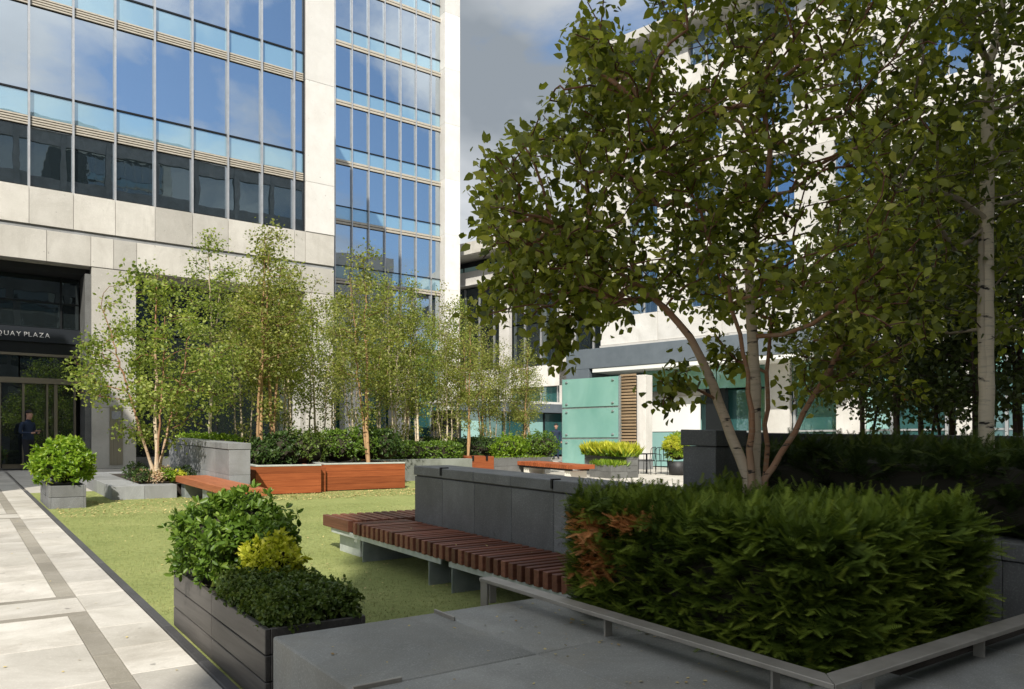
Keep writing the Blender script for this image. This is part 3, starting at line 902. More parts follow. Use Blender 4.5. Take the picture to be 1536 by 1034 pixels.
screen = root('glass_screen', P0, 'tall frosted teal glass wind screen of three bolted panels beside timber louvres', 'glass screen', rz=RZ)
n_s = 2.9
sa, zt = rb(843.5, 570, n_s); sb, _ = rb(927, 566, n_s)
_, z1 = rb(845, 613, n_s); _, z2 = rb(845, 658, n_s)
gl = .55
for (p, q) in ((z1 + .035, zt), (z2 + .035, z1 - .035), (gl, z2 - .035)):
    pn = wbox('glass_panel', sa, sb, -n_s, -n_s + .03, p, q, 'glass_screen', screen, 0, True)
    for sxx in (sa + .22, sb - .22):
        for zz_ in (p + .12, q - .12):
            f = put('spider_bolt', box_mesh(.1, .048, .06, 'galvanised', .01), (sxx - (sa + sb) / 2, -.041, zz_ - .03 - p), pn, True)
for sxx in (sa - .05, sb + .0):
    wbox('post', sxx, sxx + .045, -n_s + .04, -n_s + .14, gl - .1, zt + .02, 'galvanised', screen, 0, True)
for zz_ in (z1, z2):
    wbox('rail', sa, sb, -n_s + .035, -n_s + .09, zz_ - .04, zz_ + .04, 'galvanised', screen, 0, True)

louvre = root('timber_louvre', P0, 'tall panel of weathered brown timber louvres beside the teal screen', 'louvre panel', rz=RZ)
l0, zt = rb(930, 564, 2.6); l1, _ = rb(953, 564, 2.6)
zz_ = .65; 
while zz_ < zt:
    wbox('slat', l0, l1, -2.6, -2.52, zz_, zz_ + .075, 'louvre_timber', louvre, .004, True); zz_ += .115
wbox('frame', l0 + .02, l1 - .02, -2.5, -2.45, .45, zt - .02, 'frame_dark', louvre, 0, True)
pier = root('white_pier', P0, 'smooth pale concrete pier between the timber louvre and the shop window', 'pier', rz=RZ)
p0, zt = rb(954, 563, 2.4); p1, _ = rb(968, 563, 2.4)
wbox('shaft', p0, p1, -2.4, -1.9, .9, zt, 'white_wall', pier, .01, True)
wbox('base', p0 - .02, p1 + .02, -2.43, -1.88, .4, .895, 'granite_light', pier, .01, True)
rs_, rz_ = rb(1350, 603, .9); rs2, rz2 = rb(1376, 582, .9)
sgn = root('shop_sign', P0, 'red shop sign hanging on the white building behind the dark tree trunks', 'sign', rz=RZ)
wbox('board', rs_, rs2, -.9, -.84, rz_, rz2, 'red_sign', sgn, .02, True)
wbox('bracket', (rs_ + rs2) / 2 - .03, (rs_ + rs2) / 2 + .03, -.83, .0, rz2 - .12, rz2 - .06, 'black_metal', sgn, 0, True)

# distant building with a deep eave
PD = at_depth(640, 665, 58); PD.z = 0
far = root('distant_building', PD, 'distant white banded office block with a deep pale eave and strip windows', 'building', rz=RZ)
def fb(px, py):
    d = Vector(ray(px, py)); o = Vector((0, 0, EYE)); t_ = -(o - PD).dot(NN) / d.dot(NN); p = o + d * t_
    return (p - PD).dot(E1), p.z
_, zE0 = fb(683, 378); _, zE1 = fb(683, 395); _, zW0 = fb(683, 413); _, zB1 = fb(683, 434)
wbox('eave', -14, 26, -1.3, 3, zE1, zE0, 'limestone', far, 0, True)
wbox('core_wall', -14, 26, .5, 9, .4, zE1 - .01, 'interior_dark', far, 0, True)
s = -6.
while s < 24:
    wbox('window_pane', s + .08, s + 1.32, .1, .14, zW0, zE1 - .5, 'glass_pale', far, 0, True)
    wbox('window_pane', s + .08, s + 1.32, .3, .34, zB1 - 6.0, zB1 - 3.2, 'glass_dark', far, 0, True)
    wbox('window_pane', s + .08, s + 1.32, .3, .34, zB1 - 3.1, zB1 - .1, 'glass_dark', far, 0, True)
    wbox('mullion', s - .05, s + .05, .22, .36, .4, zB1 - .1, 'aluminium', far, 0, True)
    s += 1.4
for s in (-3, 2.2, 7.4, 12.6, 17.8):
    wbox('column', s, s + .9, -.1, .2, .4, zB1 - .01, 'white_wall', far, 0, True)
wbox('spandrel', -14, 26, -.3, .48, zB1, zW0 - .9, 'white_wall', far, 0, True)
wbox('spandrel', -14, 26, -.15, .48, zW0 - .88, zW0 - .01, 'white_wall', far, 0, True)
wbox('spandrel', -14, 26, -.1, .3, zB1 - 7.4, zB1 - 6.05, 'white_wall', far, 0, True)
wbox('shop_pane', -14, 26, .3, .36, .5, zB1 - 7.45, 'glass_shop', far, 0, True)

# buildings behind and beside the camera whose shadows and reflections the photograph shows
def block(name, x0, x1, y0, y1, h, label, floor=3.6, front='y1'):
    b = root(name, ((x0 + x1) / 2, (y0 + y1) / 2, -.2), label, 'building')
    wbox('core_wall', x0 + .3, x1 - .3, y0 + .3, y1 - .3, -.2, h - .2, 'interior_dark', b)
    z_ = 0.
    k = 0
    while z_ < h - 3:
        wbox('spandrel', x0, x1, y0, y1, z_ + 2.6, z_ + floor, 'granite_dark', b)
        wbox('glazing', x0 + .15, x1 - .15, y0 + .15, y1 - .15, z_ + .01 if k else -.2, z_ + 2.59, 'glass_dark', b)
        x = x0 + .2
        z_ += floor; k += 1
    wbox('parapet', x0 - .1, x1 + .1, y0 - .1, y1 + .1, z_, h, 'limestone', b)
    for i in range(int((x1 - x0) / 3.2)):
        wbox('fin', x0 + .6 + i * 3.2, x0 + 1.0 + i * 3.2, y1 - .16, y1 + .05, 0, h - .8, 'granite_dark', b)
    return b
block('plaza_block', -12.94, 34, -30, -14, 26.0, 'banded stone office block across the plaza, seen only in reflections')
block('side_block', -24, -5.75, 10.2, 16.5, 17.4, 'banded stone block beside the entrance walk, outside the frame')

# ================================================================== CENTRAL WALL AND SLATTED BENCH
wall = root('stone_wall', (4.5, 6, gz(6)), 'dark grey granite wall with overhanging coping behind the long slatted bench', 'wall')
joints = [7.81, 7.2, 6.57, 5.93, 5.30, 4.66, 4.02, 3.6]
for a, b in zip(joints[1:], joints[:-1]):
    pbox('granite_panel', 4.285, 4.72, a + .0025, b - .0025, -.02, .925, 'granite_dark', wall, .004)
    pbox('coping', 4.27, 4.74, a + .002, b - .002, .94, 1.04, 'granite_dark', wall, .006)
pbox('joint_bed', 4.30, 4.70, 3.62, 7.79, .9, .945, 'granite_black', wall, 0)
for yy in (7.2, 5.30):
    k = pbox('skate_stop', 4.262, 4.36, yy - .012, yy + .012, 1.036, 1.052, 'black_metal', wall, .002)
    k = pbox('skate_stop', 4.256, 4.272, yy - .012, yy + .012, .965, 1.052, 'black_metal', wall, .002)

bench = root('slatted_bench', (3.95, 6, gz(6)), 'long dark brown timber slatted bench wrapping the granite wall, on steel plates', 'bench')
yy = 3.98
while yy < 8.0:
    o = pbox('slat', 3.60, 4.262, yy, yy + .062, .29, .42, 'slat_timber', bench, .004)
    o.location.z += random.uniform(-.0025, .0025); o.location.x += random.uniform(-.004, .004)
    yy += .109
xx = 3.60
while xx < 5.5:
    o = pbox('slat', xx, xx + .064, 8.10, 8.82, .29, .42, 'slat_timber_y', bench, .004)
    o.location.z += random.uniform(-.0025, .0025)
    xx += .109
for a, b in ((6.12, 8.62), (4.0, 5.98)):
    pbox('steel_rim', 3.625, 3.64, a, b, .235, .288, 'galvanised_pale', bench, .002)
pbox('steel_rim', 3.66, 5.45, 8.70, 8.716, .235, .288, 'galvanised_pale', bench, .002)
pbox('support_block', 3.72, 3.76, 8.04, 8.60, -.01, .234, 'galvanised_pale', bench, .003)
for yy in (7.74, 6.31, 5.90, 4.5):
    pbox('steel_leg', 3.61, 4.22, yy - .006, yy + .006, -.01, .233, 'galvanised', bench, .001)
for yy in (8.2, 8.55):
    pbox('bearer', 3.63, 5.45, yy, yy + .05, .235, .288, 'black_metal', bench, .002)
for xb in (3.78, 4.12):
    pbox('bearer', xb, xb + .05, 4.0, 8.0, .236, .288, 'black_metal', bench, .002)
pbox('steel_leg', 5.1, 5.112, 8.15, 8.7, -.01, .233, 'galvanised', bench, .001)

# ================================================================== FOREGROUND STONE PLATFORM
plat = root('stone_platform', (3, 2.5, gz(2.5)), 'broad knee-high grey granite platform of large slabs in the shade', 'stone platform')
ys = [-1.9, -.3, 1.3, 2.90, 3.86]
xs = [1.31, 2.25, 3.4]
for j in range(4):
    for i in range(2):
        pbox('granite_slab', xs[i] + .0015, xs[i + 1] - .0015, ys[j] + .0015, ys[j + 1] - .0015, .0, .43, 'granite_slab', plat, .008)
    if j < 2:
        for a, b in ((3.4, 4.55), (4.55, 5.7), (5.7, 6.85)):
            pbox('granite_slab', a + .0015, b - .0015, ys[j] + .0015, ys[j + 1] - .0015, .0, .43, 'granite_slab', plat, .008)
for a, b in ((3.4, 4.2), (4.2, 5.0)):
    pbox('granite_slab', a + .0015, b - .0015, 1.302, 1.78, .0, .43, 'granite_slab', plat, .008)
# metal skate stops set in the joints
for (x_, y_, ax) in ((2.25, 3.80, 'y'), (1.40, 2.90, 'x')):
    if ax == 'y': pbox('skate_stop', x_ - .006, x_ + .006, y_ - .15, y_ + .065, .425, .45, 'bronze_rail', plat, .003)
    else: pbox('skate_stop', x_ - .09, x_ + .13, y_ - .006, y_ + .006, .425, .45, 'bronze_rail', plat, .003)

rail = root('metal_rail', (2.75, 2.8, gz(2.8) + .43), 'low flat bronze-coloured metal rail on posts edging the yew bed', 'rail')
def poly_prism(name, pts, h0, h1, mat, parent):
    n_ = len(pts); V = [(x, y, gz(y) + h0) for x, y in pts] + [(x, y, gz(y) + h1) for x, y in pts]
    bm = bmesh.new(); vs = [bm.verts.new(v) for v in V]
    bm.faces.new(vs[:n_][::-1]); bm.faces.new(vs[n_:])
    for i in range(n_): bm.faces.new((vs[i], vs[(i + 1) % n_], vs[n_ + (i + 1) % n_], vs[n_ + i]))
    bmesh.ops.recalc_face_normals(bm, faces=bm.faces)
    bmesh.ops.bevel(bm, geom=list(bm.edges), offset=.0025, segments=1, affect='EDGES')
    me = bpy.data.meshes.new(name); bm.to_mesh(me); bm.free(); me.materials.append(MATS[mat])
    o = put(name, me, (0, 0, 0), parent); return o
poly_prism('top_rail', [(2.69, 4.07), (2.79, 4.07), (2.79, 1.752), (2.69, 1.652)], .528, .55, 'bronze_rail', rail)
poly_prism('top_rail', [(2.692, 1.65), (2.792, 1.75), (4.98, 1.75), (4.98, 1.65)], .528, .55, 'bronze_rail', rail)
for (x_, y_) in ((2.72, 4.0), (2.72, 2.95), (2.72, 1.95)):
    pbox('post', x_, x_ + .05, y_ - .006, y_ + .006, .40, .527, 'bronze_rail', rail, .001)
for x_ in (3.02, 4.0, 4.8):
    pbox('post', x_ - .006, x_ + .006, 1.68, 1.73, .43, .527, 'bronze_rail', rail, .001)
pbox('post', 2.70, 2.715, 4.0, 4.07, .0, .527, 'bronze_rail', rail, .001)

# ================================================================== YEW HEDGES AND THE RAISED BED BEHIND
def hedge(name, box, n, size, mat, label, cat='hedge', patch=None, lump_a=.07, mid=.5, group=None, core_gap=.16):
    x0, x1, y0, y1, h0, h1 = box
    o = root(name, ((x0 + x1) / 2, (y0 + y1) / 2, gz((y0 + y1) / 2) + h0), label, cat, group)
    org = np.array(o.location)
    pbox('shade_core', x0 + core_gap, x1 - core_gap, y0 + core_gap, y1 - core_gap, h0, h1 - core_gap, 'core_shade', o, .08)  # solid dark box added inside the hedge to block light
    per = 11                                     # sprays to a branchlet
    nb = n // per; n = nb * per
    B, NB = hedge_points(x0, x1, y0, y1, h0 + .02, h1, nb, lump_a)
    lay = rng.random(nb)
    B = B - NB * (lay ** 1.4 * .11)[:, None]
    AX = unit(NB * .9 + rdir(nb) * .55 + np.array([0, 0, .10]))
    FL = unit(rdir(nb) * .45 + np.array([0, 0, 1.0]))
    SD = unit(np.cross(FL, AX))
    ii = np.repeat(np.arange(nb), per); q = np.tile(np.linspace(-1, .12, per), nb); sg_ = np.tile(np.where(np.arange(per) % 2, 1., -1.), nb)
    sg_ = np.where(q > .05, 0, sg_)
    P = B[ii] + AX[ii] * (q * size * 1.25)[:, None]
    D = AX[ii] * .75 + SD[ii] * (sg_ * .85)[:, None] + rng.normal(0, .16, (n, 3))
    Nn = FL[ii] + rng.normal(0, .15, (n, 3))
    N_ = NB[ii]
    layer = lay[ii]
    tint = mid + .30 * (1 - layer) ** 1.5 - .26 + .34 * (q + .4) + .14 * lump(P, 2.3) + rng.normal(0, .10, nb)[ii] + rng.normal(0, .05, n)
    sizes = size * (1.0 - .35 * np.clip(q, 0, 1) - .25 * (q + 1) * (q < .05)) * rng.uniform(.75, 1.15, n)
    m = np.ones(n, bool)
    if patch is not None:
        m = ~patch(P)
        put('dead_sprays', scatter('dead_sprays', YEW, P[~m] - org, D[~m], Nn[~m], sizes[~m], 'leaf_dead'), (0, 0, 0), o, True)
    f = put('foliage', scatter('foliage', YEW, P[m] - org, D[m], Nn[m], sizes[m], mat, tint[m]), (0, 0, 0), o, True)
    return o
def brown(P):
    x, y, z = P[:, 0], P[:, 1], P[:, 2] - S * P[:, 1]
    a = (y > 3.12 + .10 * np.sin(z * 9) + rng.normal(0, .035, len(y))) & (y < 3.43 + .06 * np.sin(z * 14)) & (x < 3.25) & (z > .64) & (z < .99) & (rng.random(len(y)) < .86)
    b = (y > 2.9) & (y < 3.1) & (x < 3.2) & (z > .95) & (z < 1.02)
    return a | b
bed = root('planting_bed', (3.9, 2.9, gz(2.9)), 'bed of dark soil beneath the near yew hedge', 'planting bed')
pbox('soil', 3.402, 4.95, 1.80, 3.58, -.02, .40, 'soil', bed, 0)
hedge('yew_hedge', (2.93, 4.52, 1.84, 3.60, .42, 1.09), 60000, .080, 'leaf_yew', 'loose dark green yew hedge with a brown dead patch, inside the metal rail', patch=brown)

raised = root('raised_planter', (6.5, 2, gz(2)), 'dark granite raised planter wall behind the near yew hedge', 'planter')
for a, b in ((-1.6, -.4), (-.4, .8), (.8, 2.0), (2.0, 3.1), (3.1, 4.12)):
    pbox('granite_panel', 4.985, 5.3, a + .002, b - .002, 0, .76, 'granite_dark', raised, .004)
    pbox('coping', 4.972, 5.32, a + .002, b - .002, .765, .87, 'granite_dark', raised, .005)
ep = pbox('end_pier', 5.05, 5.42, 4.15, 4.50, 0, 1.36, 'granite_dark', raised, .005)
pbox('pier_cap', 5.035, 5.435, 4.135, 4.515, 1.365, 1.50, 'granite_dark', ep, .006)
pbox('back_wall', 5.437, 12.0, 4.20, 4.48, 0, 1.48, 'granite_black', raised, .005)  # black colour carries the deep shade on this face
pbox('soil', 5.32, 12.0, -1.6, 4.18, .2, .80, 'soil', raised, 0)
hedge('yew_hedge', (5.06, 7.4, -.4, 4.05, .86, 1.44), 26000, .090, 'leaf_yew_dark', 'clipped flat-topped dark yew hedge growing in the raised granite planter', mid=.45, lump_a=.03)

# ================================================================== BIG BOARDED PLANTER
bp = root('boarded_planter', (1.6, 5, gz(5)), 'long black stained timber planter box beside the lawn edge', 'planter')
bx0, bx1, by0, by1 = 1.32, 1.885, 4.00, 6.03
seams = (.015, .155, .295, .435)
for k in range(3):
    h0, h1 = seams[k] + .003, seams[k + 1] - .003
    for a, b in ((by0, 5.02), (5.02, by1)):
        pbox('board', bx0, bx0 + .03, a + .0015, b - .0015, h0, h1, 'planter_board', bp, .004)
        pbox('board', bx1 - .03, bx1, a + .0015, b - .0015, h0, h1, 'planter_board', bp, .004)
    pbox('board', bx0 + .031, bx1 - .031, by0 + .001, by0 + .03, h0, h1, 'planter_board', bp, .004)
    pbox('board', bx0 + .031, bx1 - .031, by1 - .03, by1 - .001, h0, h1, 'planter_board', bp, .004)
pbox('soil', bx0 + .032, bx1 - .032, by0 + .032, by1 - .032, .0, .40, 'soil', bp, 0)

def shrub(name, c, rad, n, leafs, size, tpl, mat, label, group=None, cat='shrub', up=.35, mid=.5, lo=-.55, core=.72, width=1.0, stems=0):
    """c: (x,y,height above plaza)"""
    z0 = gz(c[1])
    o = root(name, (c[0], c[1], z0 + c[2] - rad[2] * .6), label, cat, group)
    org = np.array(o.location)
    cc = np.array((c[0], c[1], z0 + c[2]))
    P, N_ = blob_points(cc, rad, n, lo)
    if core: blob_core('shade_core', cc, [r * core for r in rad], o, org)
    put('foliage', rosettes('foliage', P - org, N_, leafs, size, tpl, mat, up, mid, width), (0, 0, 0), o, True)
    return o
shrub('laurel_shrub', (1.60, 5.50, .66), (.38, .46, .33), 900, 8, .056, OVAL6, 'leaf_laurel', 'glossy mid green broadleaf shrub spilling over the black timber planter')
shrub('golden_shrub', (1.69, 4.98, .60), (.19, .17, .17), 240, 9, .042, OVAL6, 'leaf_yellow', 'small golden yellow shrub between the glossy shrub and the low clipped one', core=.6)
# low clipped shrub filling the front half of the planter
o = root('clipped_shrub', (1.6, 4.5, gz(4.5) + .4), 'low dense dark green small-leaved shrub at the front of the black planter', 'shrub')
P, N_ = hedge_points(1.36, 1.87, 4.03, 5.02, .40, .55, 3600, .035)
put('shade_core', box_mesh(.46, .92, .10, 'core_shade', .03, S), (1.61, 4.52, gz(4.52) + .40), o)  # dark filler added under the leaves for shade
put('foliage', rosettes('foliage', P - np.array(o.location), N_, 8, .026, OVAL6, 'leaf_box', .4, .55, 1.5), (0, 0, 0), o, True)

# ================================================================== SQUARE PLANTER AND STONE BED NEAR THE ENTRANCE
def slate_planter(name, x0, x1, y0, y1, h, label, courses=2, mat='granite_dark', group=None):
    r_ = root(name, ((x0 + x1) / 2, (y0 + y1) / 2, gz((y0 + y1) / 2)), label, 'planter', group)
    for k in range(courses):
        a, b = h * k / courses + .003, h * (k + 1) / courses - .003
        pbox('slate_panel', x0, x0 + .035, y0, y1, a, b, mat, r_, .004)
        pbox('slate_panel', x1 - .035, x1, y0, y1, a, b, mat, r_, .004)
        pbox('slate_panel', x0 + .036, x1 - .036, y0 + .001, y0 + .035, a, b, mat, r_, .004)
        pbox('slate_panel', x0 + .036, x1 - .036, y1 - .035, y1 - .001, a, b, mat, r_, .004)
    pbox('soil', x0 + .037, x1 - .037, y0 + .037, y1 - .037, 0, h - .05, 'soil', r_, 0)
    return r_
slate_planter('slate_planter', 1.33, 1.88, 14.97, 16.45, .40, 'square dark slate planter at the corner of the lawn by the entrance walk', mat='granite_mid')
shrub('lime_shrub', (1.61, 15.6, .70), (.45, .66, .46), 620, 8, .085, OVAL6, 'leaf_lime', 'bright lime green leafy shrub overflowing the slate planter by the walk', core=.66)

sb_ = root('stone_bed', (3.2, 18, gz(18)), 'low raised granite bed with flowers around the multi-stemmed birch', 'planting bed')
for a, b in ((2.45, 3.02), (3.02, 3.60)):
    pbox('granite_block', a + .002, b - .002, 16.15, 16.55, 0, .27, 'granite_light', sb_, .006)
for a, b in ((16.56, 18.0), (18.0, 19.4), (19.4, 20.8)):
    pbox('granite_block', 2.45, 3.0, a + .002, b - .002, 0, .27, 'granite_light', sb_, .006)
pbox('granite_block', 3.002, 4.2, 20.3, 20.8, 0, .27, 'granite_light', sb_, .006)
pbox('soil', 3.003, 4.2, 16.56, 20.29, 0, .25, 'soil', sb_, 0)
BED = {(3.1, 16.85): 'small dark green bedding plant at the outer front corner of the stone bed', (3.35, 16.8): 'pale pink flower clump at the front edge of the stone bed', (3.55, 16.85): 'fresh green bedding plant at the front edge of the stone bed', (3.78, 16.9): 'orange-yellow flower clump next to the smooth timber bench', (3.2, 17.2): 'cream flower clump beside the stems of the multi-stemmed birch', (3.95, 17.1): 'dark green bedding plant against the pale granite wall', (3.6, 17.4): 'pale flower clump directly behind the multi-stemmed birch', (3.15, 17.8): 'dark bedding plant at the back of the stone bed, entrance side'}
for (x_, y_, m, r_) in ((3.1, 16.85, 'leaf_shrub', .20), (3.35, 16.8, 'flower_mix', .16), (3.55, 16.85, 'leaf_lime', .18), (3.78, 16.9, 'leaf_yellow', .16), (3.2, 17.2, 'flower_mix', .17), (3.95, 17.1, 'leaf_shrub', .22), (3.6, 17.4, 'flower_mix', .2), (3.15, 17.8, 'leaf_shrub', .25)):
    lab = BED[(x_, y_)]
    shrub('bedding_plant', (x_, y_, .27 + r_ * .6), (r_, r_, r_ * .8), 130, 5, .05, OVAL6, m, lab, 'bedding plants in the stone bed', 'plant', core=.6)

# ================================================================== FAR GRANITE WALL WITH TIMBER BENCH
w2 = root('granite_wall', (4.46, 17.5, gz(17.5)), 'pale grey granite wall dappled by tree shadow behind the smooth timber bench', 'wall')
jj = [15.0, 15.95, 16.95, 17.95, 18.95, 19.95]
for a, b in zip(jj[:-1], jj[1:]):
    pbox('granite_panel', 4.265, 4.665, a + .002, b - .002, 0, .50, 'granite_light', w2, .004)
    pbox('granite_panel', 4.265, 4.665, a + .002, b - .002, .503, .98, 'granite_light', w2, .004)
    pbox('coping', 4.25, 4.68, a + .002, b - .002, .99, 1.11, 'granite_light', w2, .005)
b2 = root('timber_bench', (3.95, 14.6, gz(14.6)), 'smooth orange-brown timber bench seat in front of the pale granite wall', 'bench')
for i in range(5):
    pbox('seat_board', 3.65 + i * .12, 3.65 + (i + 1) * .12 - .003, 12.75, 16.5, .30, .42, 'clad_timber_y', b2, .004)
for yy in (13.0, 14.6, 16.2):
    pbox('leg', 3.72, 4.2, yy - .15, yy + .15, 0, .298, 'galvanised', b2, .004)

# ================================================================== TIMBER-CLAD PLANTERS
def clad_planter(x0, x1, y0, y1, h, label, n=4):
    r_ = root('timber_planter', ((x0 + x1) / 2, (y0 + y1) / 2, gz((y0 + y1) / 2)), label, 'planter', 'timber-clad planters along the lawn')
    for k in range(n):
        a, b = .03 + (h - .03) * k / n + .0015, .03 + (h - .03) * (k + 1) / n - .0015
        pbox('board', x0, x1, y0, y0 + .03, a, b, 'clad_timber', r_, .003)
        pbox('board', x0, x0 + .03, y0 + .031, y1, a, b, 'clad_timber_y', r_, .003)
        pbox('board', x1 - .03, x1, y0 + .031, y1, a, b, 'clad_timber_y', r_, .003)
    pbox('plinth', x0 + .05, x1 - .05, y0 + .05, y1, 0, .03, 'black_metal', r_, 0)
    pbox('rim', x0 - .005, x1 + .005, y0 - .005, y0 + .09, h + .002, h + .035, 'galvanised_pale', r_, .003)
    pbox('rim', x0 - .005, x0 + .09, y0 + .092, y1, h + .002, h + .035, 'galvanised_pale', r_, .003)
    pbox('soil', x0 + .04, x1 - .04, y0 + .04, y1 - .01, .03, h - .04, 'soil', r_, 0)
    return r_
clad_planter(5.06, 6.46, 15.92, 18.2, .60, 'red-brown timber planter box directly behind the smooth timber bench')
clad_planter(6.66, 8.66, 16.25, 18.6, .60, 'red-brown timber planter box between the other timber box and the grey planter wall')
tp = root('timber_post', (6.56, 16.2, gz(16.2)), 'short square timber post filling the gap between two timber planter boxes', 'post')
pbox('shaft', 6.475, 6.645, 16.12, 16.5, .02, .56, 'clad_timber', tp, .004)
pbox('foot', 6.49, 6.63, 16.15, 16.45, 0, .02, 'black_metal', tp, 0)
gw = root('planter_wall', (11, 18.8, gz(18.8)), 'long low grey-green planter wall at the back of the lawn', 'planter')
for a, b in ((8.8, 10.4), (10.4, 12.0)):
    pbox('wall_panel', a + .002, b - .002, 18.5, 18.75, 0, .58, 'planter_grey', gw, .005)
pbox('soil', 8.8, 12.0, 18.76, 23.4, 0, .5, 'soil', gw, 0)
# small timber box with two metal stops
tb = root('timber_box', (12.6, 19.2, gz(19.2)), 'small red-brown timber box seat with two metal stops beyond the granite wall', 'bench')
q0 = at_y(701, 690, 18.9).x; q1 = at_y(741, 690, 18.9).x
pbox('front_board', q0, q1, 18.9, 18.94, .12, .62, 'clad_timber', tb, .004)
pbox('seat_board', q0, q1, 18.945, 19.6, .55, .62, 'clad_timber', tb, .004)
pbox('side_board', q0, q0 + .04, 18.945, 19.6, .12, .545, 'clad_timber_y', tb, .004)
pbox('plinth', q0 + .08, q1 - .08, 19.0, 19.55, 0, .54, 'black_metal', tb, 0)
for f_ in (.2, .72):
    xx = q0 + (q1 - q0) * f_
    pbox('metal_stop', xx - .03, xx + .03, 18.87, 18.96, .50, .64, 'black_metal', tb, .004)
q2 = at_y(742, 690, 19.7).x; q3 = at_y(838, 690, 19.7).x
slate_planter('slate_planter', q2 + .02, q3 - .3, 19.75, 20.9, .54, 'dark slate planter with a round evergreen between the timber box seat and the teal screen', 2)

# ================================================================== FAR SLATTED BENCH
fb_ = root('slatted_bench', (14.9, 18.5, gz(18.5)), 'short orange-brown slatted bench in sunlight beyond the granite wall', 'bench')
yy = 17.2
pbox('end_board', 14.5, 15.35, 17.06, 17.18, .30, .43, 'clad_timber', fb_, .004)
while yy < 19.75:
    pbox('slat', 14.5, 15.35, yy, yy + .065, .30, .42, 'clad_timber', fb_, .004); yy += .105
pbox('bearer', 14.56, 14.62, 17.2, 19.7, .24, .298, 'black_metal', fb_, 0)
pbox('bearer', 15.2, 15.26, 17.2, 19.7, .24, .298, 'black_metal', fb_, 0)
for yy in (17.3, 19.3):
    pbox('support_block', 14.6, 15.25, yy, yy + .25, 0, .238, 'lamp_white', fb_, .004)

# ================================================================== SLATE PLANTERS WITH GRASS, CHAIRS
slate_planter('slate_planter', 16.6, 17.08, 17.0, 18.95, .74, 'tall dark slate planter with a thick row of yellow-green grass', 4)
slate_planter('slate_planter', 15.9, 16.56, 16.95, 17.9, .40, 'low dark slate planter stepping down from the tall grass planter', 2)
def grass(name, x0, x1, y0, y1, h0, hgt, n, mat, label):
    o = root(name, ((x0 + x1) / 2, (y0 + y1) / 2, gz((y0 + y1) / 2) + h0), label, 'grass')
    P = np.stack([rng.uniform(x0, x1, n), rng.uniform(y0, y1, n), np.zeros(n)], 1); P[:, 2] = S * P[:, 1] + h0
    D = rdir(n) * .7 + np.array([0, 0, 1.])
    put('blades', scatter('blades', BLADE, P - np.array(o.location), D, rdir(n), hgt * rng.uniform(.5, 1.2, n), mat, None, 1.6), (0, 0, 0), o, True)
grass('ornamental_grass', 16.5, 17.1, 17.0, 18.95, .66, .42, 2600, 'leaf_yellow', 'yellow-green ornamental grass filling the tall slate planter')
grass('ornamental_grass', 16.45, 17.1, 16.95, 18.95, .64, .30, 1500, 'leaf_lime', 'fresh green underplanting at the rim of the tall slate planter')
grass('ornamental_grass', 15.9, 16.6, 16.95, 17.9, .34, .22, 1400, 'leaf_lime', 'short lime green grass in the low slate planter')
grass('ornamental_grass', q2 + .05, q3 - .4, 19.76, 19.95, .48, .13, 900, 'leaf_lime', 'thin lime green edging along the slate planter of the round evergreen')

def cafe_chair(x, y, rz, label):
    o = root('cafe_chair', (x, y, gz(y)), label, 'chair', 'cafe chairs by the shop window', rz=rz)
    def tb_(name, paths): put(name, tube_mesh(name, [[(*p, .011) for p in q] for q in paths], 'black_metal', 6), (0, 0, 0), o, True)
    for sx_ in (-.2, .2):
        tb_('leg', [[(sx_, -.2, 0), (sx_, -.19, .45), (sx_, -.19, .66), (sx_, .18, .68)]])
        tb_('leg', [[(sx_, .24, 0), (sx_, .2, .45), (sx_, .25, .85)]])
    put('seat', box_mesh(.42, .42, .025, 'black_metal', .006), (0, 0, .44), o, True)
    tb_('backrest', [[(-.2, .25, .85), (-.1, .27, .9), (.1, .27, .9), (.2, .25, .85)], [(-.07, .26, .89), (-.07, .21, .46)], [(.07, .26, .89), (.07, .21, .46)]])
c1 = ground_at(970, 712); c2 = ground_at(990, 712)
cafe_chair(c1[0], c1[1], R(200), 'black metal cafe chair closest to the tall slate planter')
cafe_chair(c2[0] + .1, c2[1] - .1, R(110), 'black metal cafe chair beside the potted yellow shrub')
ct = root('cafe_table', ((c1[0] + c2[0]) / 2 + .2, (c1[1] + c2[1]) / 2 + .5, gz(17)), 'small round black cafe table between the metal chairs', 'table')
put('table_top', tube_mesh('top', [[(0, 0, .70, .0), (0, 0, .701, .33), (0, 0, .72, .33), (0, 0, .721, 0)]], 'black_metal', 20, False), (0, 0, 0), ct, True)
put('pedestal', tube_mesh('ped', [[(0, 0, 0, .2), (0, 0, .02, .2), (0, 0, .03, .03), (0, 0, .7, .03)]], 'black_metal', 12, False), (0, 0, 0), ct, True)
pc = ground_at(1016, 713)
pot = root('plant_pot', (pc[0], pc[1], gz(pc[1])), 'round black pot with a variegated shrub beside the cafe chairs', 'pot')
put('pot_wall', tube_mesh('pot', [[(0, 0, 0, .0), (0, 0, .005, .26), (0, 0, .45, .34), (0, 0, .45, .30), (0, 0, .40, .0)]], 'granite_black', 18, False), (0, 0, 0), pot, True)
shrub('variegated_shrub', (pc[0], pc[1], .85), (.42, .42, .5), 300, 6, .09, OVAL6, 'leaf_lime', 'lime and cream shrub in the round black pot', mid=.75)
shrub('golden_shrub', (pc[0] - .35, pc[1] - .1, .98), (.26, .26, .26), 180, 8, .10, BLADE, 'leaf_yellow', 'golden grass tuft leaning out of the round black pot', core=.4, width=2)

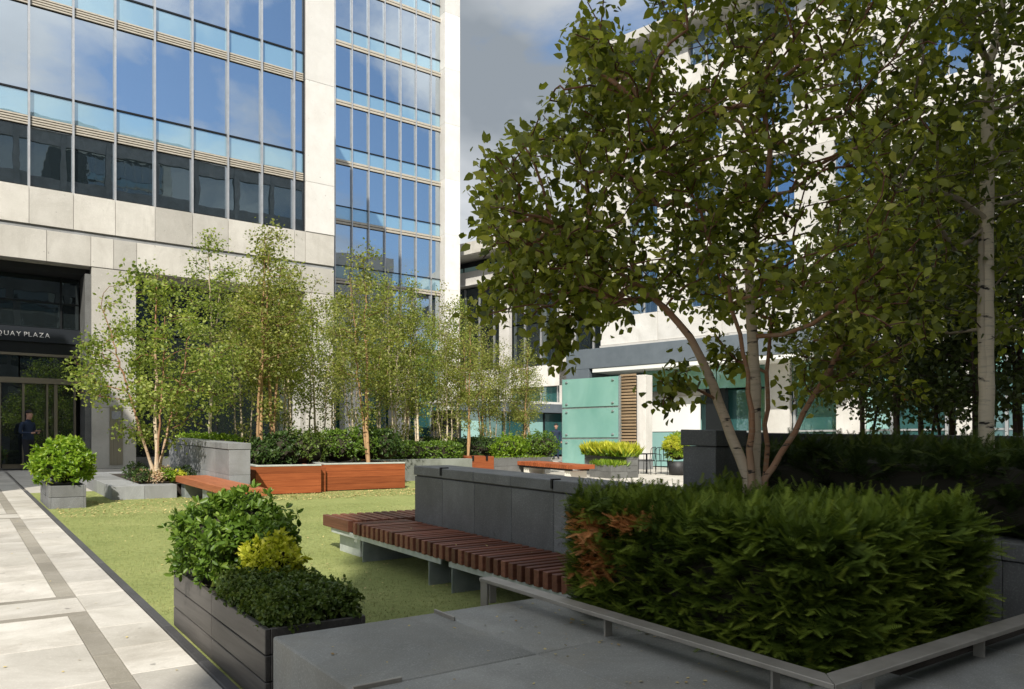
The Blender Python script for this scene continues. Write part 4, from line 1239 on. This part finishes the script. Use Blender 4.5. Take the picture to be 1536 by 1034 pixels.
# ================================================================== SHRUB ROW BEHIND THE PLANTERS
def px_shrub(px, py, y, rx, rz, mat, label, n=320, leafs=6, size=.085):
    p = at_y(px, py, y)
    return shrub('evergreen_shrub', (p.x, y, p.z - gz(y)), (rx, rx * 1.05, rz), n, leafs, size, OVAL6, mat, label, 'evergreen shrubs behind the planters', core=.8, mid=.5)
spec = [(392, 685, 17.0, .42, .34, 'leaf_shrub', 'dark shrub at the foot of two slender birches in the timber box behind the bench'),
        (422, 678, 17.2, .50, .42, 'leaf_shrub', 'evergreen shrub in the timber box behind the bench, middle of the box'),
        (455, 676, 17.2, .52, .42, 'leaf_box', 'olive green shrub in the timber box behind the bench, at the post end'),
        (508, 672, 17.4, .55, .42, 'leaf_laurel', 'fresh green shrub next to the orange birch stem in the second timber box'),
        (548, 668, 17.6, .50, .44, 'leaf_laurel', 'brighter green shrub behind the orange birch stem in the second timber box'),
        (575, 670, 17.4, .42, .38, 'leaf_shrub', 'dark shrub at the grey wall end of the second timber box')]
for a in spec: px_shrub(*a)
hedge_i = 0
def low_hedge(x0, x1, y0, y1, h0, h1, n, mat, label, size=.07):
    o = root('low_hedge', ((x0 + x1) / 2, (y0 + y1) / 2, gz((y0 + y1) / 2) + h0), label, 'hedge')
    P, N_ = hedge_points(x0, x1, y0, y1, h0, h1, n, .07)
    pbox('shade_core', x0 + .07, x1 - .07, y0 + .07, y1 - .07, h0, h1 - .07, 'core_shade', o, .05)  # added dark filler that keeps light out of the middle
    put('foliage', rosettes('foliage', P - np.array(o.location), N_, 5, size, OVAL6, mat, .4, .5, 1.3), (0, 0, 0), o, True)
low_hedge(4.75, 5.5, 15.6 + 2.65, 21.5, .5, 1.16, 900, 'leaf_lime', 'low bright clipped hedge behind the pale granite wall')
low_hedge(8.9, 11.9, 18.82, 19.7, .5, .98, 1400, 'leaf_laurel', 'long low bright hedge growing behind the grey-green planter wall')
low_hedge(5.6, 12.9, 21.2, 22.4, .2, 1.08, 2200, 'leaf_shrub', 'long dark clipped hedge behind the birch trunks')
low_hedge(13.0, 17.5, 21.6, 22.6, .2, 1.02, 1500, 'leaf_shrub', 'dark hedge running behind the timber box seat towards the teal screen')
p = at_y(765, 672, 20.2)
shrub('evergreen_shrub', (p.x, 20.2, .80), (.62, .5, .40), 380, 6, .085, OVAL6, 'leaf_lime', 'light green spreading shrub in the slate planter beside the round evergreen')
p = at_y(812, 672, 20.2)
shrub('evergreen_shrub', (p.x, 20.2, .86), (.60, .55, .46), 420, 6, .08, OVAL6, 'leaf_laurel', 'round glossy evergreen in the slate planter near the teal screen')
p = at_y(715, 672, 21.0)
shrub('evergreen_shrub', (p.x, 21.0, .72), (.8, .5, .42), 380, 6, .085, OVAL6, 'leaf_shrub', 'dark evergreen shrub behind the timber box seat')

# bollard lights
for px in (630, 667):
    p = at_y(px, 660, 21.0)
    o = root('bollard_light', (p.x, 21.0, gz(21)), 'short cream bollard light in the hedge, ' + ('towards the timber planter boxes' if px < 650 else 'towards the small timber box seat'), 'bollard', 'bollard lights in the hedge')
    put('post', box_mesh(.11, .11, 1.10, 'lamp_white', .01), (0, 0, 0), o, True)
    put('cap', box_mesh(.15, .15, .05, 'frame_dark', .01), (0, 0, 1.105), o, True)

# ================================================================== TREES
# near multi-stemmed birch in the yew bed
BASE = at_depth(1135, 745, 5.05)
bz = gz(BASE.y) + .42
def cr(px, py, f):                      # point at a chosen distance, relative to the tree base
    p = at_depth(px, py, f); return (p.x - BASE.x, p.y - BASE.y, p.z - bz)
def stem(pts):
    return [(*cr(px, py, f), r) for px, py, f, r in pts]
stems = [
    [(0, 0, -.03, .052), *stem([(1135, 745, 5.05, .0452), (1131, 700, 5.05, .0421), (1132, 620, 5.05, .0390), (1131, 540, 5.04, .0359), (1127, 470, 5.02, .0328), (1124, 410, 5.0, .0281), (1138, 330, 5.0, .0218), (1155, 230, 4.95, .0172), (1152, 120, 4.9, .0133), (1160, 0, 4.85, .0101), (1165, -180, 4.8, .0047)])],
    [(0, 0, 0, .0390), *stem([(1122, 715, 5.02, .0359), (1098, 655, 5.0, .0335), (1078, 600, 4.98, .0312), (1060, 555, 4.95, .0281), (1035, 505, 4.9, .0242), (1000, 462, 4.85, .0195), (955, 425, 4.8, .0140), (900, 385, 4.7, .0094), (840, 340, 4.6, .0047)])],
    [(0, 0, 0, .0390), *stem([(1146, 722, 5.08, .0234), (1172, 680, 5.12, .0203), (1205, 620, 5.2, .0187), (1250, 545, 5.3, .0164), (1290, 470, 5.4, .0140), (1335, 420, 5.5, .0094), (1420, 380, 5.6, .0047)])],
    [(0, 0, 0, .0390), *stem([(1150, 700, 5.15, .0172), (1148, 640, 5.2, .0156), (1152, 560, 5.25, .0140), (1160, 480, 5.35, .0109), (1185, 380, 5.5, .0078), (1210, 260, 5.6, .0047)])],
    [(0, 0, 0, .0390), *stem([(1120, 560, 4.9, .0133), (1112, 500, 4.85, .0133), (1090, 430, 4.8, .0117), (1065, 350, 4.7, .0094), (1020, 260, 4.6, .0070), (960, 160, 4.5, .0047)])],
]
tips = []
def fill(n, px0, px1, py0, py1, f0, f1, test=None):
    k = 0
    while k < n:
        px, py, f = random.uniform(px0, px1), random.uniform(py0, py1), random.uniform(f0, f1)
        if test and not test(px, py): continue
        tips.append(cr(px, py, f)); k += 1
left_edge = lambda py: float(np.interp(py, [-250, -60, 0, 60, 120, 170, 220, 300, 380, 440, 500, 540], [1010, 900, 880, 850, 850, 800, 735, 705, 740, 760, 870, 960]))
bot = lambda px: float(np.interp(px, [700, 760, 830, 900, 980, 1060, 1140, 1220, 1320, 1420], [430, 470, 470, 480, 450, 440, 450, 490, 520, 520]))
def ins(px, py):                         # crown outline with holes where the wall shows through
    if not (px > left_edge(py) and py < bot(px)): return False
    v = math.sin(px * .031 + 1.1) * math.sin(py * .037 + .6) + .6 * math.sin(px * .017 - py * .023 + 2)
    return v > -.85 or random.random() < .3
fill(640, 690, 1420, -250, 560, 4.0, 6.2, ins)
fill(260, 690, 1150, 20, 480, 4.3, 5.8, ins)
fill(26, 850, 930, 20, 170, 4.6, 5.4)
fill(14, 825, 850, 480, 545, 4.8, 5.0)
fill(60, 715, 900, 330, 480, 4.5, 5.4)
fill(26, 1000, 1330, 400, 480, 5.6, 6.4)
fill(70, 880, 1180, 120, 440, 4.9, 6.2)
fill(26, 1190, 1400, 450, 610, 6.0, 6.8)
fill(10, 1060, 1110, 480, 560, 5.2, 5.6)
fill(9, 985, 1040, 540, 610, 4.5, 4.8)
fill(34, 1150, 1330, 440, 570, 5.0, 5.8)
tm, cm = grow_tree(stems, tips, 17, .063, .060, LEAF6, 'bark_birch', 'leaf_birch', .0036, .45, .56, .42)
o = place_tree('birch_tree', tm, cm, (BASE.x, BASE.y, bz), 'near multi-stemmed birch with pale lower stems rising from the yew hedge')

# second birch: one straight white trunk above the clipped hedge
B2 = at_depth(1480, 660, 5.85)
z2_ = gz(B2.y) + .80
def cr2(px, py, f):
    p = at_depth(px, py, f); return (p.x - B2.x, p.y - B2.y, p.z - z2_)
stems = [
    [(0, 0, -.05, .058), *[(*cr2(px, py, f), r) for px, py, f, r in ((1480, 640, 5.85, .0544), (1479, 500, 5.85, .0512), (1479, 380, 5.85, .0480), (1480, 260, 5.85, .0448), (1482, 140, 5.85, .0400), (1484, 95, 5.85, .0360), (1500, 40, 5.85, .0240), (1510, -60, 5.85, .0176), (1500, -250, 5.85, .0064))]],
]
def side(pts): return [(*cr2(px, py, f), r) for px, py, f, r in pts]
stems.append([(0, 0, 0, .0480), *side([(1479, 330, 5.85, .0240), (1440, 300, 5.75, .0208), (1410, 285, 5.65, .0160), (1370, 290, 5.5, .0104), (1300, 260, 5.3, .0048)])])
stems.append([(0, 0, 0, .0480), *side([(1470, 345, 5.83, .0200), (1435, 375, 5.7, .0176), (1405, 330, 5.5, .0136), (1370, 320, 5.3, .0088), (1330, 300, 5.2, .0048)])])
stems.append([(0, 0, 0, .0480), *side([(1484, 95, 5.85, .0272), (1462, 60, 5.8, .0192), (1440, 0, 5.7, .0136), (1410, -120, 5.6, .0056)])])
# branches leave the trunk, not the root: keep only their part away from it
stems = [stems[0]] + stems[1:]
tips = []
def fill2(n, px0, px1, py0, py1, f0, f1):
    for _ in range(n): tips.append(cr2(random.uniform(px0, px1), random.uniform(py0, py1), random.uniform(f0, f1)))
fill2(290, 1240, 1720, -280, 260, 4.9, 6.9)
fill2(110, 1380, 1620, -120, 300, 4.9, 6.6)
fill2(200, 1290, 1640, 200, 520, 5.9, 7.2)
fill2(26, 1290, 1440, 330, 470, 5.0, 5.6)
tm, cm = grow_tree(stems, tips, 20, .066, .068, LEAF6, 'bark_white', 'leaf_birch', .003, .45, .42, .42)
place_tree('birch_tree', tm, cm, (B2.x, B2.y, z2_), 'single-trunk white birch rising out of the clipped dark hedge')

# slender trees of the far rows: a few kinds, then copies
def kind(h, prof, stems_, ntips, leaf_n, size, barkm, leafm, spread=.11, sx=1., sy=1., tw=.003, mid=.5):
    return grow_tree(stems_, profile_tips(ntips, prof, sx=sx, sy=sy, hollow=.15, clump=9), leaf_n, size, spread, LEAF4, barkm, leafm, tw, .4, mid, .5)
def wob(h, r0, r1, lean=(0, 0), base=(0, 0), n=7):
    out = []
    for i in range(n):
        q = i / (n - 1)
        out.append((base[0] + lean[0] * q + random.uniform(-.03, .03) * (i > 0), base[1] + lean[1] * q + random.uniform(-.03, .03) * (i > 0), h * q - (.05 if i == 0 else 0), r0 + (r1 - r0) * q))
    return out
K_multi = kind(4.6, [(.8, .35), (1.3, 1.3), (1.9, 1.8), (2.7, 1.6), (3.4, 1.2), (4.2, .75), (4.9, .2)],
               [wob(4.3, .05, .008), [(0, 0, 0, .05)] + wob(3.6, .032, .007, (-1.0, .2))[1:], [(0, 0, 0, .05)] + wob(3.7, .03, .007, (.8, -.2))[1:], [(0, 0, 0, .05)] + wob(3.4, .028, .007, (-.3, -.8))[1:]],
               500, 21, .078, 'bark_birch', 'leaf_grove')
K_slim = kind(5.2, [(1.0, .15), (1.6, .4), (2.3, .80), (3.1, .92), (4.1, .72), (4.9, .42), (5.6, .1)], [wob(5.1, .045, .006, (.15, .05)), [(0, 0, 0, .045)] + wob(4.6, .032, .006, (-.25, .25), (.10, .05))[1:]], 340, 15, .066, 'bark_orange', 'leaf_grove_olive')
K_slim2 = kind(5.6, [(1.2, .15), (1.8, .4), (2.5, .72), (3.4, .88), (4.5, .7), (5.3, .4), (6.0, .1)], [wob(5.5, .042, .006, (-.12, .1)), [(0, 0, 0, .04)] + wob(4.9, .030, .006, (.35, .1), (-.08, .06))[1:]], 340, 15, .066, 'bark_white', 'leaf_grove')
K_slim3 = kind(4.8, [(.9, .12), (1.4, .4), (2.2, .75), (2.9, .85), (3.8, .65), (4.6, .38), (5.2, .08)], [wob(4.7, .038, .006, (.05, -.1)), [(0, 0, 0, .036)] + wob(4.3, .028, .006, (.2, .3), (.09, -.08))[1:], [(0, 0, 0, .036)] + wob(4.0, .024, .006, (-.35, .1), (-.1, 0))[1:]], 280, 15, .062, 'bark_white', 'leaf_grove_olive')
K_dark = kind(6.2, [(1.6, .4), (2.4, 1.2), (3.6, 1.6), (4.8, 1.4), (5.8, .9), (6.6, .2)], [wob(6.0, .06, .008, (.1, .1)), [(0, 0, 0, .05)] + wob(5.0, .035, .008, (.7, .3))[1:]], 420, 18, .095, 'bark_dark', 'leaf_birch_dark', .14)

p = at_y(234, 697, 17.35)
place_tree('birch_tree', *K_multi, (p.x, 17.35, gz(17.35) + .22), 'bushy multi-stemmed birch growing in the low flower bed by the entrance', 'birches of the far grove', R(20), 1.0, .98)
grove = [  # px, y, kind, scale z, label, rz, extra height of the ground
    (318, 19.6, K_slim2, 1.0, 'white-stemmed birch behind the pale granite wall', .5, 'w', 1.15),
    (391, 17.2, K_slim, 1.02, 'leaning birch with a pale stem in the timber box behind the bench', 2.2, 'p', 1.1),
    (407, 17.5, K_slim, 1.0, 'orange-stemmed birch in the timber box behind the bench, inner of its pair', 4.1, 'p', 1.1),
    (440, 20.6, K_slim2, 1.05, 'birch before the second dark bay, behind the timber boxes', 1.7, 'g', 1.2),
    (474, 20.8, K_slim3, 1.1, 'thin birch standing just before the white stone pier', 3.3, 'g', 1.1),
    (497, 21.8, K_slim2, .95, 'birch trunk overlapping the white stone pier', 5.0, 'g', .95),
    (553, 17.1, K_slim, .98, 'orange-stemmed birch in the middle of the second timber box', .9, 'p', 1.15),
    (566, 20.5, K_slim2, 1.02, 'birch behind the orange stem of the second timber box', 2.9, 'g', 1.1),
    (591, 20.0, K_slim3, 1.14, 'slender birch above the joint of timber box and grey planter wall', 4.5, 'g', 1.0),
    (602, 20.4, K_slim3, 1.16, 'slender twin birch beside the joint of timber box and grey planter wall', .2, 'g', 1.0),
    (630, 20.2, K_slim2, 1.02, 'white birch next to the bollard light closest to the timber boxes', 1.2, 'g', 1.0),
    (655, 22.9, K_slim3, 1.25, 'dark-shaded birch between the two bollard lights', 2.0, 'g', 1.05),
    (684, 22.9, K_slim2, 1.06, 'birch in front of the white end pier of the tower', 3.9, 'g', 1.05),
    (702, 20.0, K_slim, .86, 'pale birch rising behind the timber box seat', 5.5, 'p', .9),
    (726, 23.2, K_slim, 1.0, 'orange birch stem before the glazed pavilion', .7, 'g', .95),
    (737, 23.4, K_slim3, 1.0, 'thin birch stem before the glazed pavilion, beside an orange one', 2.5, 'g', .9),
    (784, 22.9, K_slim, .88, 'yellowish birch with a straight pale stem left of the teal screen', 4.9, 'g', .9),
    (365, 21.0, K_slim3, 1.12, 'thin birch seen between the white-stemmed birch and the timber box pair', 3.0, 'g', 1.0),
    (425, 18.0, K_slim3, .95, 'three-stemmed slender birch at the back of the timber box behind the bench', .4, 'p', .9),
    (530, 18.2, K_slim3, 1.0, 'three-stemmed slender birch at the back of the second timber box, post end', 1.9, 'p', .9),
    (615, 22.6, K_slim, .95, 'orange-stemmed birch in the dark hedge before the tower columns', 2.7, 'g', 1.0),
    (672, 20.4, K_slim3, .95, 'slender birch beside the bollard light closest to the timber box seat', 5.8, 'g', .9),
    (758, 24.0, K_slim3, .92, 'slender birch above the light green spreading shrub', 3.6, 'g', .9),
    (795, 23.2, K_slim3, .95, 'pale crooked birch beside the teal screen', 1.1, 'g', .9),
]
for px, y_, kd, scz, lab, rz, wh, sc in grove:
    p = at_y(px, 690, y_)
    z = gz(y_) + {'g': 0, 'p': .5, 'w': .45}[wh]
    place_tree('birch_tree', *kd, (p.x, y_, z), lab, 'birches of the far grove', rz, sc, scz, tilt=(random.uniform(-.04, .04), random.uniform(-.04, .04)))
for px, f_, sc, lab in ((1343, 12.0, 1.0, 'dark slim tree by the red shop sign, behind the clipped hedge'), (1377, 13.2, .95, 'dark forked tree right beside the red shop sign'), (1432, 12.5, 1.0, 'dark tree between the red sign and the white birch trunk'), (1468, 11.0, .95, 'dark tree partly hidden by the white birch trunk'), (1528, 11.5, 1.05, 'dark reddish tree beyond the white birch trunk'), (1290, 14.5, .95, 'dark leafy tree in front of the white shop blinds')):
    p = at_depth(px, 665, f_)
    place_tree('dark_tree', *K_dark, (p.x, p.y, gz(p.y)), lab, 'dark trees behind the clipped hedge', random.uniform(0, 6.2), sc)

# ================================================================== PEOPLE
def person_mesh(pose_arm=True, mats=('skin', 'jumper_navy', 'trouser_dark', 'shoe_black')):
    """one continuous body grown from a skeleton; z up, facing -y, 1.75 m"""
    J = {'pel': (0, 0, .95, .145, .10), 'bel': (0, -.005, 1.10, .14, .105), 'che': (0, 0, 1.30, .165, .115), 'nb': (0, .01, 1.46, .075, .065), 'nk': (0, -.01, 1.53, .055, .058),
         'hd0': (0, -.045, 1.60, .068, .08), 'hd1': (0, -.055, 1.68, .074, .092), 'hd2': (0, -.045, 1.745, .05, .06)}
    E_ = [('pel', 'bel'), ('bel', 'che'), ('che', 'nb'), ('nb', 'nk'), ('nk', 'hd0'), ('hd0', 'hd1'), ('hd1', 'hd2')]
    for s, t_ in ((1, 'r'), (-1, 'l')):
        J['sh' + t_] = (s * .19, .01, 1.43, .065, .065)
        if pose_arm:
            J['el' + t_] = (s * .245, .03, 1.13, .048, .048); J['wr' + t_] = (s * .11, -.24, 1.12, .030, .030); J['ha' + t_] = (s * .06, -.31, 1.135, .032, .022)
        else:
            J['el' + t_] = (s * .235, .03, 1.14, .048, .048); J['wr' + t_] = (s * .25, -.04, .90, .030, .030); J['ha' + t_] = (s * .25, -.06, .81, .026, .034)
        E_ += [('che', 'sh' + t_), ('sh' + t_, 'el' + t_), ('el' + t_, 'wr' + t_), ('wr' + t_, 'ha' + t_)]
        st = .03 if t_ == 'r' else -.03
        J['hp' + t_] = (s * .09, 0, .86, .095, .10); J['kn' + t_] = (s * .10, -.02 + st, .48, .062, .065); J['an' + t_] = (s * .105, .02 + st, .09, .043, .048); J['to' + t_] = (s * .12, -.14 + st, .04, .042, .034)
        E_ += [('pel', 'hp' + t_), ('hp' + t_, 'kn' + t_), ('kn' + t_, 'an' + t_), ('an' + t_, 'to' + t_)]
    names = list(J)
    me = bpy.data.meshes.new('body')
    me.from_pydata([J[k][:3] for k in names], [(names.index(a), names.index(b)) for a, b in E_], [])
    o = bpy.data.objects.new('tmp', me); COL.objects.link(o)
    o.modifiers.new('skin', 'SKIN'); sub = o.modifiers.new('sub', 'SUBSURF'); sub.levels = 2
    lay = me.skin_vertices[0].data
    for i, k in enumerate(names):
        lay[i].radius = J[k][3:5]; lay[i].use_root = (k == 'pel')
    bpy.context.view_layer.update()
    dg_ = bpy.context.evaluated_depsgraph_get()
    out = bpy.data.meshes.new_from_object(o.evaluated_get(dg_))
    bpy.data.objects.remove(o)
    out.materials.clear()
    for m in mats: out.materials.append(MATS[m])
    zmin = min(v.co.z for v in out.vertices)
    for v in out.vertices: v.co.z -= zmin
    for f in out.polygons:
        c = f.center; f.use_smooth = True
        hand = (c.y < -.235 and 1.0 < c.z < 1.25) if pose_arm else (abs(c.x) > .2 and c.z < .90 - zmin)
        f.material_index = 0 if (c.z > 1.535 - zmin or hand) else 1 if c.z > .93 - zmin else 2 if c.z > .085 else 3
    return out
def person(loc, rz, sc, label, mats, pose=True, hair_m='hair'):
    o = root('person', loc, label, 'person', rz=rz); o.scale = (sc * 1.08, sc * 1.08, sc)
    put('body', person_mesh(pose, mats), (0, 0, 0), o, True)
    bm = bmesh.new(); bmesh.ops.create_uvsphere(bm, u_segments=16, v_segments=10, radius=1)
    for v in list(bm.verts):
        if v.co.z < -.25 and v.co.y < .25 or v.co.z < -.75: bm.verts.remove(v)
    for v in bm.verts: v.co = Vector((v.co.x * .086, v.co.y * .105 + .012, v.co.z * .09))
    hm = bpy.data.meshes.new('hair'); bm.to_mesh(hm); bm.free(); hm.materials.append(MATS[hair_m])
    put('hair', hm, (0, -.04, 1.735), o, True)
    nose = tube_mesh('nose', [[(0, -.13, 1.70, .006), (0, -.155, 1.672, .012), (0, -.135, 1.66, .008)]], 'skin', 6)
    put('nose', nose, (0, 0, 0), o, True)
    for s in (-1, 1):
        put('ear', tube_mesh('ear', [[(s * .078, -.04, 1.65, .008), (s * .088, -.035, 1.68, .016), (s * .08, -.03, 1.70, .008)]], 'skin', 6), (0, 0, 0), o, True)
    if pose:
        fp = []
        for s in (-1, 1):
            for i in range(4):
                fp.append([(s * (.075 - .018 * i), -.31, 1.165, .008), (s * (.06 - .018 * i), -.365, 1.18, .008), (s * (.03 - .012 * i), -.385, 1.165, .007)])
            fp.append([(s * .05, -.29, 1.18, .009), (s * .02, -.31, 1.20, .008)])
        put('fingers', tube_mesh('fingers', fp, 'skin', 6), (0, 0, 0), o, True)
    return o
mp = at_y(42, 700, YF + .35)
man = person((mp.x, YF + .35, G0), R(42), .99, 'man in a navy jumper standing by the revolving door, looking down at a phone', ('skin', 'jumper_navy', 'trouser_dark', 'shoe_black'))
ph = root('mobile_phone', (0, 0, 0), 'dark mobile phone held by the man at the revolving door', 'phone')
M_ = Matrix.Rotation(R(42), 4, 'Z')
v = M_ @ Vector((0, -.375, 1.20)) * .99
ph.location = (mp.x + v.x, YF + .35 + v.y, G0 + v.z); ph.rotation_euler = (R(-35), 0, R(42))
put('case', box_mesh(.075, .15, .009, 'frame_dark', .003), (0, 0, 0), ph, True)
put('screen', box_mesh(.068, .14, .002, 'glass_dark', 0), (0, 0, .0092), ph, True)
fp_ = at_depth(834, 660, 40)
person((fp_.x, fp_.y, gz(fp_.y)), R(-30), 1.0, 'distant person in a dark navy jacket beside the teal glass screen', ('skin', 'jumper_navy', 'jumper_navy', 'shoe_black'), False)
